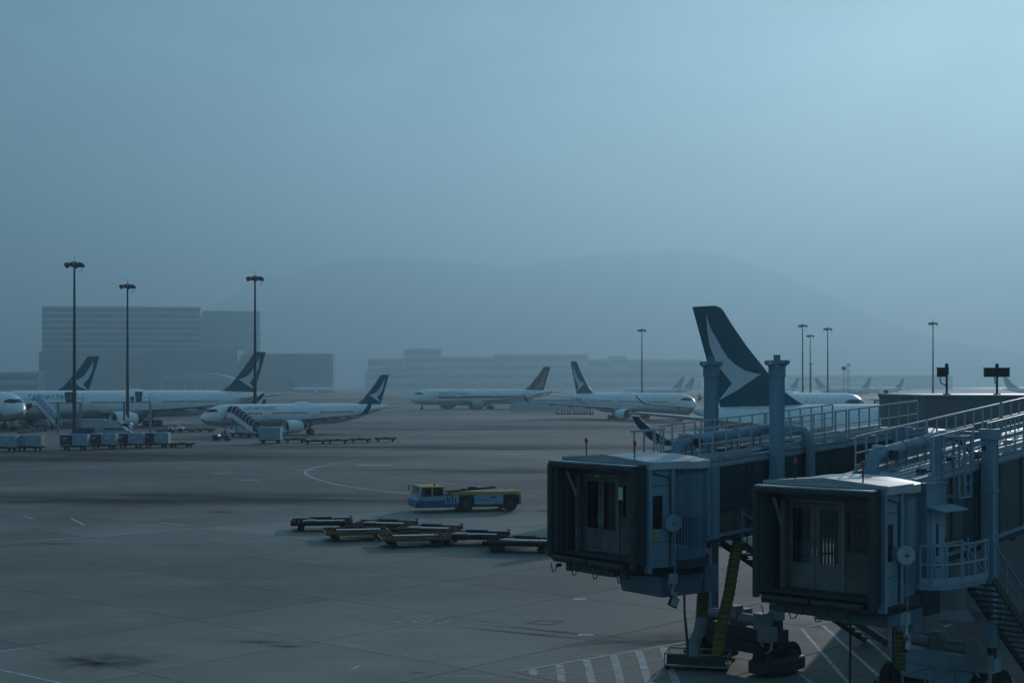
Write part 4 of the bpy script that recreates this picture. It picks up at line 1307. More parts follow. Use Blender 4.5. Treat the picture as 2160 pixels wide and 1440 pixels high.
# hose and floor basket of the second bridge
B = lambda x, y, Y: loc_in(b2, px(x, y, Y))
hose(b2, [B(1899, 1300, 42.4), B(1899, 1360, 42.3), B(1898, 1412, 42.2)], .17, n=24)
g = MB(); g.tube([B(1886, 1180, 40.2), B(1884, 1290, 40.4), B(1884, 1440, 40.6)], .03, 8); g.tube([B(1794, 1285, 41), B(1793, 1440, 41.2)], .035, 8); g.build('hanging_cable', M['dark'], b2)
g = MB(); c = B(1960, 1418, 41.5)
for dy in (-.35, .35): g.bar((c.x-.9, c.y+dy, c.z), (c.x+.9, c.y+dy, c.z-.0), .04)
for dx in (-.9, -.3, .3, .9): g.bar((c.x+dx, c.y-.35, c.z), (c.x+dx, c.y+.35, c.z), .03)
for dx in (-.9, .9):
    for dy in (-.35, .35): g.bar((c.x+dx, c.y+dy, c.z), (c.x+dx, c.y+dy, c.z-.7), .04)
g.build('hose_rack', M['steel'], b2)
g = MB(); c = B(1920, 1275, 42.5); g.box(c.x-.9, c.x+.7, c.y-.6, c.y+.5, c.z-.25, c.z+.45); g.build('equipment_box', M['pbbdark'], b2)
g = MB(); c = B(1918, 1300, 42.0); g.bbox(c, .5, .5, .8); g.build('equipment_box', M['pbb'], b2)

# rotunda post and terminal block at the far ends
g = MB(); c = Vector((4.42+.766*15, 45.27+.643*15, 0))
ro = empty('bridge_rotunda', c, 0, 'round grey rotunda joining the far end of the first jet bridge to the terminal', 'rotunda')
ro['label'] = 'low round grey rotunda behind the railings, left of the concrete block'
g = MB(); g.lathe([(4.6, 1.75), (7.55, 1.75)], n=32, cap=True); g.build('drum', M['pbb'], ro, smooth=True, angle=30)
g = MB(); g.lathe([(7.55, 1.95), (7.7, 1.95), (7.85, .3)], n=32, cap=True); g.build('roof', M['pbbroof'], ro, smooth=True, angle=20)
g = MB(); g.lathe([(0, .55), (4.6, .55)], n=20, cap=True); g.build('column', M['concrete'], ro, smooth=True, angle=30)
pl_ = empty('bridge_pillar', (17.8, 57.5, 0), 0, 'thick grey concrete pillar with flared foot behind the landing stairs', 'pillar')
g = MB(); g.lathe([(0, .85), (.12, .85), (.5, .55), (6.2, .55)], n=24, cap=True); g.build('shaft', M['concrete'], pl_, smooth=True, angle=30)
g = MB(); g.lathe([(6.2, .9), (6.45, .9)], n=24, cap=True); g.build('head', M['concrete'], pl_, smooth=True, angle=30)
tb = empty('terminal_block', (23.2, 63, 0), R(-2), 'plain grey concrete block carrying two black displays on posts', 'building')
g = MB(); g.box(-5.7, 9, -3.5, 5, 0, 7.95); g.box(-5.75, 9.05, -3.55, 5.05, 7.952, 9.0); g.build('wall', M['concrete'], tb)
g = MB(); g.box(-5.82, 9.12, -3.62, 5.12, 9.002, 9.10); g.build('coping', M['pbb'], tb)
def display(x, Y, z0, bx, wd, ht, label):
    c = px(x, 0, Y)
    r_ = empty('display_board', (c.x, Y, z0), 0, label, 'display board', 'black boards on the concrete block')
    g = MB(); g.tube([(0,0,0), (0,0,1.15)], .05, 8); g.bbox((0,0,.02), .25, .25, .04); g.bbox((0,0,1.0), .14, .14, .3); g.tube([(0,0,1.0),(0,0,1.32)], .075, 8)
    g.build('post', M['dark'], r_)
    g = MB(); g.box(bx-wd/2, bx+wd/2, -.30, -.08, .75, .75+ht); b_ = g.build('board', M['sign'], r_)
    g = MB(); g.box(bx-wd/2-.02, bx+wd/2+.02, -.33, -.08, .75+ht, .79+ht); g.build('visor', M['dark'], b_)
    g = MB(); g.tube([(bx-.1,-.2,.75),(bx-.05,-.15,.5),(bx*.5+.05,-.1,.38),(0,-.05,.42)], .022, 6); g.build('cable', M['dark'], r_)
display(1997, 60.6, 9.1, -.25, .40, .36, 'small black display board clipped to the left of its post')
display(2103, 61.2, 9.1, -.08, 1.05, .36, 'wide black display board centred on its post')
# ---------------------------------------------------------------- light masts
def light_mast(x, Y, top_y, label, group, first=[None]):
    c = px(x, 0, Y); h = px(x, top_y, Y).z
    if first[0] is None:
        root = empty('light_mast', (c.x, Y, 0), 0, label, 'light mast', group)
        g = MB(); g.tube([(0,0,0), (0,0,.8), (0,0,32)], [.42, .40, .17], 14); g.box(-.6, .6, -.6, .6, 0, .12); g.box(-.22, .22, -.5, -.36, .7, 1.7)
        g.build('pole', M['dark'], root, smooth=True, angle=50)
        g = MB(); g.lathe([(31.5, .3), (31.5, 1.0), (31.7, 1.0), (32.05, .6), (32.25, .15)], n=16, cap=True); g.tube([(0,0,32.3),(0,0,33.4)], .04, 6)
        hd = g.build('head_frame', M['dark'], root, smooth=True, angle=30)
        fl = None
        for k in range(10):
            a = 2*math.pi*k/10 + .2
            if fl is None:
                g = MB(Matrix.Translation((0,0,0)))
                g.bar((.7,0,31.7), (1.4,0,31.66), .08)
                g.hexa([(1.15,-.30,31.30),(1.70,-.30,31.05),(1.70,.30,31.05),(1.15,.30,31.30)], [(1.22,-.32,31.80),(1.88,-.32,31.52),(1.88,.32,31.52),(1.22,.32,31.80)])
                fl = g.build('floodlight', M['dark'], hd); fl.rotation_euler = (0,0,a)
            else: twin(fl, hd, loc=(0,0,.25*(k % 2)), rot=(0,0,a + .12*(k % 3)))
        g = MB(); g.tube([(1.0,0,31.5),(1.5,0,31.0),(1.55,0,30.4),(1.15,0,30.2),(1.1,0,30.5)], .05, 6); o = g.build('lowering_cable', M['dark'], hd); o.rotation_euler = (0,0,-.3)
        first[0] = root
    else:
        root = copy_tree(first[0]); root.location = (c.x, Y, 0); root['label'] = label; root['group'] = group
    root.scale = (1, 1, h/32.35)
    return root
G = 'floodlight masts over the apron'
light_mast(157, 262, 550, 'tallest dark floodlight mast, standing before the lettered long airliner', G)
light_mast(269, 318, 597, 'shorter dark floodlight mast beside the engine of the long airliner', G)
light_mast(538, 292, 580, 'dark floodlight mast in front of the single-aisle airliner', G)
light_mast(1354, 582, 693, 'lone slim floodlight mast behind the taxi-side green-tailed airliner', G)
light_mast(1693, 537, 683, 'tallest slim mast of the cluster right of the big fin', G)
light_mast(1709, 648, 705, 'second slim mast of the cluster, just right of its tallest', G)
light_mast(1711, 960, 765, 'smallest far mast, its head seen against another mast', G)
light_mast(1746, 568, 690, 'slim mast at the right of the cluster by the big fin', G)
light_mast(1968, 517, 678, 'slim floodlight mast rising behind the concrete block corner', G)

# ---------------------------------------------------------------- far buildings
def building(name, label, x0, x1, ytop, Y, depth, skew=0, floors=0, base=0.0, wall='bwall', roof_h=1.2, cat='building', piers=0, band='bglass'):
    a, b = px(x0, ytop, Y), px(x1, ytop, Y)
    h = a.z; wd = b.x - a.x
    root = empty(name, ((a.x+b.x)/2, Y, 0), R(skew), label, cat)
    g = MB(); g.box(-wd/2, wd/2, 0, depth, base, h); w_ = g.build('wall', M[wall], root)
    g = MB(); g.box(-wd/2-.6, wd/2+.6, -.6, depth+.6, h+.005, h+roof_h); g.build('roof', M['bband' if wall != 'bdark' else 'bwall'], root)
    if floors:
        p = (h-base)/floors
        for k in range(floors):
            z = base + p*k + p*.30
            g = MB(); g.box(-wd/2+.8, wd/2-.8, -.12, .0-.004, z, z+p*.45); g.build('window_band', M[band], root)
            g = MB(); g.box(-wd/2-.25, wd/2+.25, -.9, -.006, base+p*k-.5, base+p*k+.5); g.build('floor_edge', M['bband'], root)
    for k in range(piers):
        x = -wd/2 + wd*(k+.5)/piers
        g = MB(); g.box(x-.35, x+.35, -.8, -.02, base, h); g.build('pier', M['bband'], root)
    return root
ht = building('hotel_tower', 'wide slab hotel with eight pale floor bands behind the light masts', 92, 420, 648, 2160, 44, 4, 13, 8)
for q in ((-60, -30, 10, 28, 98.2, 101), (14, 20, 8, 18, 98.2, 100.5)):
    g = MB(); g.box(*q); g.build('roof_plant', M['bdark'], ht)
building('hotel_wing', 'paler hotel wing with fine floor lines joined to the right of the slab', 424, 548, 657, 2214, 40, 14, 9, 6, band='bwall', piers=0)
building('cargo_hall', 'long dark windowless hall below the hotel', 82, 300, 744, 2025, 60, 0, 0, wall='bdark')
building('cargo_hall', 'dark hall with flat roof at the centre of the hotel foot', 296, 500, 740, 2052, 60, 1, 0, wall='bdark')
building('cargo_hall', 'long low dark shed right of the hotel, its end stepped', 500, 702, 747, 2106, 60, 2, 0, wall='bdark', piers=0)
building('office_block', 'small low pale block at the far left below the hotel', -60, 80, 786, 1890, 30, 0, 2)
ar = empty('arched_hangar', (px(415, 0, 1890).x, 1890, 0), 0, 'pale hangar with a long shallow arched roof below the hotel', 'hangar')
g = MB(); ringz = []
for i in range(25):
    u = i/24*2-1; z = 18 + 8.0*(1-u*u)**.9
    ringz.append([(u*50, 0, z-.7 if abs(u) < 1 else z-.05), (u*50, 0, z), (u*50, 26, z), (u*50, 26, z-.7 if abs(u) < 1 else z-.05)])
g.loft(ringz); g.build('roof', M['bband'], ar, smooth=True, angle=30)
g = MB(); g.prism([(-49, .6, 0), (49, .6, 0), (49, .6, 17.7)] + [(u*49, .6, 17.1+8.0*(1-u*u)**.9) for u in (.8,.6,.4,.2,0,-.2,-.4,-.6,-.8)] + [(-49, .6, 17.7)], (0, 24, 0)); g.build('wall', M['bwall'], ar)
for k in range(6):
    g = MB(); g.box(-45+k*15.2, -32+k*15.2, .45, .58, .2, 15.5); g.build('hangar_door', M['bdark'], ar)
T = 'terminal blocks across the airfield'
for nm, lab, x0, x1, yt, Y, dp, fl_, pr in (
    ('terminal_building', 'hazy stepped terminal block, leftmost of the far row', 776, 852, 757, 2970, 50, 4, 0),
    ('terminal_building', 'tallest hazy block of the far terminal row', 852, 930, 736, 3037, 50, 5, 0),
    ('terminal_building', 'hazy terminal block with white floor lines above the striped taxiing airliner', 930, 1040, 754, 2943, 50, 5, 5),
    ('terminal_building', 'long hazy terminal block with flat overhanging roof', 1040, 1240, 748, 2997, 50, 4, 9),
    ('terminal_building', 'small raised hazy block at the right end of the long terminal roof', 1286, 1322, 752, 3024, 40, 3, 0),
    ('terminal_building', 'hazy low terminal wing behind the lone slim mast', 1322, 1482, 759, 3051, 50, 3, 7),
    ('terminal_building', 'hazy link block between long roof and raised block', 1240, 1286, 758, 3037, 40, 3, 0),
    ('terminal_pier', 'low dark hazy pier in front of the far terminal row', 770, 1170, 786, 2767, 40, 2, 16),
    ('terminal_pier', 'low pale hazy pier left of the big fin', 1170, 1480, 780, 2808, 40, 2, 12),
    ('terminal_pier', 'very faint low pier beyond the masts on the right', 1660, 2010, 792, 3240, 40, 2, 8)):
    o = building(nm, lab, x0, x1, yt, Y, dp, 0, fl_, piers=pr); o['group'] = T

# striped radio tower
tw = empty('lattice_tower', (px(1785, 0, 690).x, 690, 0), 0, 'thin red and white lattice tower among the slim masts', 'tower')
for s in (-1, 1):
    for k in range(9):
        g = MB(); zz = k*2.1
        for dx in (-.45, .45):
            g.bar((s*1.05+dx, 0, zz), (s*1.05+dx, 0, zz+2.1), .14); g.bar((s*1.05-dx, .0, zz), (s*1.05+dx, .0, zz+2.1), .08)
        g.build('leg_section', M['red' if k % 2 else 'white'], tw)
g = MB(); g.box(-2.2, .1, -.9, .9, 16.8, 17.0); g.box(-2.1, -.2, -.8, .8, 17.0, 18.4); g.build('platform', M['red'], tw)
g = MB(); g.tube([(1.1,0,18.9),(1.1,0,21)], .12, 6); g.box(.3, 2.1, -.5, .5, 18.9, 19.8); g.build('aerial', M['white'], tw)

# ---------------------------------------------------------------- blast fence and barriers
fa, fb = px(1076, 0, 505), px(1246, 0, 505)
bf = empty('blast_fence', ((fa.x+fb.x)/2, 505, 0), 0, 'long pale slatted blast fence behind the nose-right airliner', 'fence')
wd = fb.x - fa.x
for k in range(9):
    z = .25 + k*.48; y = z*.35
    g = MB(); g.hexa([(-wd/2, y, z), (wd/2, y, z), (wd/2, y+.05, z-.02), (-wd/2, y+.05, z-.02)], [(-wd/2, y+.12, z+.34), (wd/2, y+.12, z+.34), (wd/2, y+.17, z+.32), (-wd/2, y+.17, z+.32)])
    g.build('slat', M['lightblue'], bf)
for k in range(15):
    x = -wd/2 + wd*k/14
    g = MB(); g.bar((x, .2, 0), (x, 1.85, 4.6), .14); g.bar((x, 3.0, 0), (x, 1.5, 3.6), .10); g.build('post', M['steel'], bf)
bar0 = None
for k in range(14):
    c = px(1174 + k*5.9 + random.uniform(-1, 1), 0, 462 + random.uniform(-3, 3))
    if bar0 is None:
        bar0 = empty('safety_barrier', (c.x, c.y, 0), 0, None, 'barrier', 'red barriers below the nose-right airliner')
        g = MB(); g.prism([(-.35,-.28,0),(.35,-.28,0),(.35,-.28,.25),(.16,-.28,.6),(.16,-.28,1.05),(-.16,-.28,1.05),(-.16,-.28,.6),(-.35,-.28,.25)], (0,.0,0) if False else (0,.56,0)); g.build('body', M['red'], bar0)
        g = MB(); g.box(-.17, .17, -.30, -.284, .62, .80); g.build('reflector', M['white'], bar0); o = bar0
    else: o = copy_tree(bar0)
    o.location = (c.x, c.y, 0); o.rotation_euler = (0, 0, random.uniform(-.3, .3)); o.scale = (1.25, 1.25, 1.25)
    o['label'] = 'small red and white safety barrier in the row below the nose-right airliner'

# ---------------------------------------------------------------- aircraft tug
M['tugglass'] = glass_mat('smoked_glass', (0.16, 0.20, 0.20), 0.05)
tg = empty('aircraft_tug', gp(977, 1076), rotz_for(-105), 'low white and blue towbarless aircraft tug with yellow deck edge', 'aircraft tug')
def side_prism(g, prof, y0, y1):
    g.prism([(x, y0, z) for x, z in prof], (0, y1-y0, 0)); return g
tg.scale = (.89, .89, .93)
HWd = 1.85
g = MB(); side_prism(g, [(2.0,.42),(4.42,.42),(4.45,.62),(4.40,1.0),(2.0,1.0)], -HWd, HWd); g.m = 1
side_prism(g, [(2.0,1.003),(4.38,1.003),(4.25,1.30),(2.0,1.36)], -HWd+.02, HWd-.02)
g.build('front_body', [M['blue'], M['lightblue']], tg)
cab_ = MB(); 
for s in (-1, 1):
    for x0, x1 in (((4.12, 1.30), (3.92, 2.02)), ((3.05, 1.33), (3.05, 2.02)), ((2.02, 1.36), (2.12, 2.02))):
        cab_.bar((x0[0], s*1.72, x0[1]), (x1[0], s*1.66, x1[1]), .09)
cab_.box(2.0, 2.06, -1.7, 1.7, 1.36, 1.62)
cb = cab_.build('cab_frame', M['lightblue'], tg)
g = MB()
for s in (-1, 1):
    g.poly([(4.08, s*1.70, 1.32), (3.10, s*1.70, 1.34), (3.10, s*1.66, 1.98), (3.90, s*1.66, 1.98)]); g.poly([(3.02, s*1.70, 1.34), (2.08, s*1.70, 1.38), (2.14, s*1.66, 1.98), (3.02, s*1.66, 1.98)])
g.poly([(4.13, -1.66, 1.32), (4.13, 1.66, 1.32), (3.93, 1.62, 1.98), (3.93, -1.62, 1.98)]); g.poly([(2.07, -1.62, 1.64), (2.07, 1.62, 1.64), (2.14, 1.6, 1.98), (2.14, -1.6, 1.98)])
g.build('cab_glass', M['tugglass'], cb)
g = MB(); g.box(2.5, 3.0, .3, .9, 1.2, 1.85); g.box(2.5, 3.0, -.9, -.3, 1.2, 1.85); g.box(3.5, 3.9, -1.4, 1.4, 1.25, 1.5); g.tube([(3.35,.6,1.45),(3.25,.6,1.65)], .16, 10); g.build('seats', M['dark'], cb)
g = MB(); g.box(1.98, 4.05, -1.74, 1.74, 2.02, 2.10); g.build('cab_roof', M['yellow'], tg)
g = MB(); g.lathe([(2.10,.09),(2.26,.08),(2.3,.02)], (2.6, .5, 0), (0,0,1), 10, True); g.build('beacon', M['orange'], tg)
for s in (-1, 1):
    g = MB(); g.bar((4.1, s*1.7, 1.9), (4.35, s*2.0, 2.0), .035); g.box(4.30, 4.36, s*2.0-.10, s*2.0+.10, 1.55, 1.98); g.build('mirror', M['dark'], tg)
    g = MB(); g.box(4.40, 4.455, s*1.5-.22, s*1.5+.22, .74, .9); g.build('headlight', M['lampglass'], tg)
    g = MB(); g.box(4.41, 4.458, s*.9-.15, s*.9+.15, .55, .62); g.build('grille_bar', M['white'], tg)
g = MB(); g.box(-4.45, 2.0, -HWd+.55, HWd-.55, .40, 1.34); g.box(.78, 1.98, -HWd+.01, HWd-.01, .75, 1.40); g.box(-3.05, -.55, -HWd, HWd, .62, 1.40); g.build('chassis', M['lightblue'], tg)
g = MB(); g.box(.80, 1.96, -HWd+.005, HWd-.005, .42, .748); g.build('front_skirt', M['blue'], tg)
g = MB(); g.box(-3.0, -.6, -HWd-.0+.03, HWd-.03, .40, .618); g.build('lower_skirt', M['dark'], tg)
g = MB(); g.box(-4.55, 1.30, -HWd-.03, HWd+.03, 1.402, 1.58); g.build('deck_edge', M['yellow'], tg)
g = MB(); g.box(1.34, 2.0, -HWd+.1, HWd-.1, 1.41, 1.50); g.box(-4.4, 1.2, -HWd+.15, -.9, 1.585, 1.60); g.box(-4.4, 1.2, .9, HWd-.15, 1.585, 1.60); g.build('deck_plate', M['dark'], tg)
g = MB(); g.bar((1.6, .9, 1.62), (-2.6, .9, 1.92), .16); g.bar((.2,.6,1.78), (.2,1.2,1.78), .2); g.bbox((-.6, .9, 1.9), .7, .3, .2); g.build('lift_arm', M['navy'], tg)
g = MB(); g.box(-4.62, -4.46, -HWd, -1.2, .55, 1.35); g.box(-4.62, -4.46, 1.2, HWd, .55, 1.35); g.build('rear_bumper', M['steel'], tg)
for s in (-1, 1):
    for xw in (.12, -3.72):
        g = MB(); c = (xw, s*(HWd-.30), .60); g.wheel(c, (0,1,0), .60, .52, 24); g.m = 1; g.lathe([(-.27,.33),(-.20,.12),(.20,.12),(.27,.33)], c, (0,1,0), 16, True)
        g.build('wheel', [M['rubber'], M['dark']], tg, smooth=True)
        g = MB(); 
        for k in range(8):
            a0, a1 = math.pi*k/8, math.pi*(k+1)/8
            g.hexa([(xw+.70*math.cos(q), s*HWd-.5 if s > 0 else -HWd+.02, .60+.74*math.sin(q)) for q in (a0, a1)] + [(xw+.70*math.cos(q), s*HWd-.02 if s > 0 else -HWd+.5, .60+.74*math.sin(q)) for q in (a1, a0)],
                   [(xw+.76*math.cos(q), s*HWd-.5 if s > 0 else -HWd+.02, .60+.80*math.sin(q)) for q in (a0, a1)] + [(xw+.76*math.cos(q), s*HWd-.02 if s > 0 else -HWd+.5, .60+.80*math.sin(q)) for q in (a1, a0)])
        g.build('wheel_arch', M['dark'], tg)
    g = MB()
    for k, (x, h_) in enumerate(((1.1,.4),(1.35,.5),(1.6,.35),(1.78,.5))):
        g.box(x-.05, x+.05, s*HWd-.012 if s > 0 else -HWd-.004, s*HWd+.004 if s > 0 else -HWd+.012, .82, .82+h_)
    g.box(-2.45, -2.0, s*HWd-.012 if s > 0 else -HWd-.006, s*HWd+.006 if s > 0 else -HWd+.012, 1.12, 1.26)
    g.build('vent_panel', M['dark'], tg)
g = MB(); _w = [(-1.20, .90), (-1.34, 1.06), (-1.38, .94), (-1.52, 1.02), (-1.58, .93), (-1.72, .99), (-1.80, .94), (-2.02, 1.0)]
for (x0, z0), (x1, z1) in zip(_w, _w[1:]): g.bar((x0, HWd+.006, z0), (x1, HWd+.006, z1), .03, .008, (0, 1, 0))
g.build('script_mark', M['navy'], tg)

# ---------------------------------------------------------------- flat dollies
M['deck'] = mat('oily_deck_steel', (0.014, 0.016, 0.018), 0.9, var=0.3, scale=3, spec=0.15)
def dolly_proto(color, name='pallet_dolly'):
    root = empty(name, (0,0,0), 0)
    g = MB()
    for y in (-1.15, 0, 1.15): g.bar((-1.75, y, .50), (1.75, y, .50), .09, .12)
    for x in (-1.75, -.9, 0, .9, 1.75): g.bar((x, -1.2, .50), (x, 1.2, .50), .08, .12)
    fr = g.build('frame', M[color], root)
    g = MB()
    for k in range(14): g.tube([(-1.6+k*.246, -1.05, .575), (-1.6+k*.246, 1.05, .575)], .045, 7)
    g.build('roller', M['deck'], root, kind='stuff')
    for s in (-1, 1):
        g = MB(); g.bar((-1.75, s*1.22, .56), (1.75, s*1.22, .56), .07, .16); g.build('side_rail', M[color], root)
        g = MB(); g.box(-.55, .55, s*1.18-.06, s*1.18+.06, .64, .72); g.build('stop', M['dark'], root)
        for x in (-1.2, 1.2):
            g = MB(); c = (x, s*.85, .21); g.wheel(c, (0,1,0), .21, .15, 14); g.bar((x, s*.85, .2), (x, s*.85, .45), .1); g.build('wheel', M['rubber'], root, smooth=True)
    g = MB(); g.bar((1.75, .3, .42), (2.55, 0, .30), .06); g.bar((1.75, -.3, .42), (2.55, 0, .30), .06); g.tube([(2.55,0,.3),(2.75,0,.3)], .06, 8); g.build('tow_bar', M['galv'], root)
    g = MB(); g.box(-1.7, 1.7, -1.1, 1.1, .40, .43); g.build('tray', M['deck'], root)
    g = MB(); g.box(-1.1, 1.3, -.25, .25, .62, .632); g.build('centre_plate', M['galv'], root)
    return root
dark_d = dolly_proto('deck')
for k, (x, y, h) in enumerate(((-1.7,-1.15,.24),(1.7,1.15,.26),(-.6,1.18,.2),(.9,-1.2,.22),(1.7,-.5,.2))):
    g = MB(); g.bar((x, y, .5), (x, y, .5+h), .06); g.bar((x-.12, y, .5+h), (x+.12, y, .5+h), .05); g.build('lock_pin', M['dark'], dark_d)
g = MB(); g.box(-.9, -.3, -.7, .1, .63, .70); g.build('loose_board', M['steel'], dark_d)
orange_d = dolly_proto('orange')
GD = 'empty pallet dollies on the apron'
used = set()
def place_dolly(src, x, y, az, label, group, Y=None):
    if src.name in used: o = copy_tree(src)
    else: o = src; used.add(src.name)
    o.location = gp(x, y); o.rotation_euler = (0, 0, rotz_for(az))
    o.scale = (1, 1, 1); tag(o, label, 'dolly', group); return o
for src, x, y, az, lab in (
    (dark_d, 679, 1117, 83, 'dark empty pallet dolly at the far left of the empty dollies near the tug'),
    (orange_d, 752, 1137, 78, 'rusty orange pallet dolly, the left of two orange ones'),
    (dark_d, 806, 1122, 104, 'dark empty pallet dolly behind the left orange one'),
    (orange_d, 872, 1150, 78, 'rusty orange pallet dolly with a pale tow bar, the right of two orange ones'),
    (dark_d, 899, 1133, 104, 'dark empty pallet dolly behind the right orange one'),
    (dark_d, 997, 1147, 102, 'dark empty pallet dolly between orange dolly and cab of the first jet bridge'),
    (dark_d, 1100, 1161, 102, 'dark empty pallet dolly half hidden by the first jet bridge cab')):
    place_dolly(src, x, y, az, lab, GD).scale = (1.12, 1.2, 1.0)
for k, (x, y) in enumerate(((622, 933), (665, 936), (712, 935), (760, 933), (813, 931))):
    place_dolly(dark_d, x, y, 84, ['empty dolly next to the pale box, first of the string of five', 'empty dolly, second of the string of five by the single-aisle airliner', 'middle empty dolly of the string of five by the single-aisle airliner',
        'empty dolly, fourth from the pale box in the string of five', 'last empty dolly of the string, under the tail of the single-aisle airliner'][k], 'string of dollies beside the single-aisle airliner')
for k, (x, y) in enumerate(((382, 943), (350, 913), (392, 912), (432, 911))):
    place_dolly(dark_d, x, y, 95, ['empty dolly at the right end of the container row', 'empty dolly below the tail wheels of the long airliner, left of three', 'empty dolly below the wing of the long airliner, middle of three', 'empty dolly left of the single-aisle nose, right of three'][k], 'empty dollies below the long airliner')

# ---------------------------------------------------------------- containers on dollies
def container_proto(dark_panel):
    r_ = empty('baggage_container', (0,0,0), 0)
    g = MB(); side = [(-1.0,.0),(1.0,.0),(1.0,1.62),(-1.0,1.62)]
    g.prism([(x, -.76, z) for x, z in side], (0, 1.52, 0)); g.build('shell', M['contW'], r_)
    g = MB()
    for x in (-.97, .97): g.box(x-.05, x+.05, -.80, -.762, .02, 1.6)
    for z in (.06, 1.58): g.box(-.91, .91, -.80, -.762, z-.05, z+.05)
    g.build('edge_frame', M['galv'], r_)
    g = MB(); g.box(-.90, .90, -.785, -.764, .12, 1.52); g.build('door_curtain', M['navy' if dark_panel else 'lightblue'], r_)
    g = MB(); g.box(-.6, .1, -.79, -.787, 1.05, 1.12); g.box(-.6, -.1, -.79, -.787, .85, .9); g.build('label_strip', M['white'], r_)
    return r_
cont_d, cont_l = container_proto(True), container_proto(False)
cdol = dolly_proto('deck', 'container_dolly')
usedc = set()
row = [(8, 951, 'l', 'l'), (63, 950, 'l', 'l'), (158, 948, 'd', 'l'), (219, 946, 'd', 'l'), (276, 944, 'd', 'l'), (330, 943, 'd', 'l')]
nm = ['cut by the left picture edge', 'second from the left edge', 'below the tallest mast', 'right of the tallest mast', 'below the second mast', 'rightmost of the row']
for k, (x, y, a, b) in enumerate(row):
    if cdol.name in usedc: dd_ = copy_tree(cdol)
    else: dd_ = cdol; usedc.add(cdol.name)
    p = gp(x, y); rz = R(random.uniform(-4, 4) - 2)
    dd_.location = p; dd_.rotation_euler = (0,0,rz); tag(dd_, 'dark low dolly carrying two containers, ' + nm[k], 'dolly', 'dollies under the container row')
    for s, kind in ((-1, a), (1, b)):
        src = cont_d if kind == 'd' else cont_l
        if src.name in usedc: o = copy_tree(src)
        else: o = src; usedc.add(src.name)
        o.location = (p.x + s*1.02*math.cos(rz), p.y + s*1.02*math.sin(rz), .625); o.rotation_euler = (0,0,rz)
        tag(o, ('dark-fronted' if kind == 'd' else 'pale-fronted') + ' aluminium container, ' + ('left' if s < 0 else 'right') + ' one on the dolly ' + nm[k], 'container', 'containers in the row by the left masts')

# pale box and its dolly, next to the stairs
p = gp(571, 935)
place_dolly(dark_d, 571, 934, 90, 'dolly under the pale blue box beside the passenger stairs', 'string of dollies beside the single-aisle airliner')
bx_ = empty('cargo_box', (p.x, p.y, .63), 0, 'large plain pale blue box container beside the passenger stairs', 'container')
g = MB(); g.box(-1.72, 1.72, -1.15, 1.15, 0, 1.95); g.build('shell', M['lightblue'], bx_)
g = MB(); g.box(-1.76, 1.76, -1.19, 1.19, 1.955, 2.02); g.build('lid', M['contW'], bx_)
for k in range(7):
    g = MB(); g.box(-1.65+k*.52, -1.59+k*.52, -1.18, -1.153, .05, 1.9); g.build('rib', M['contW'], bx_)

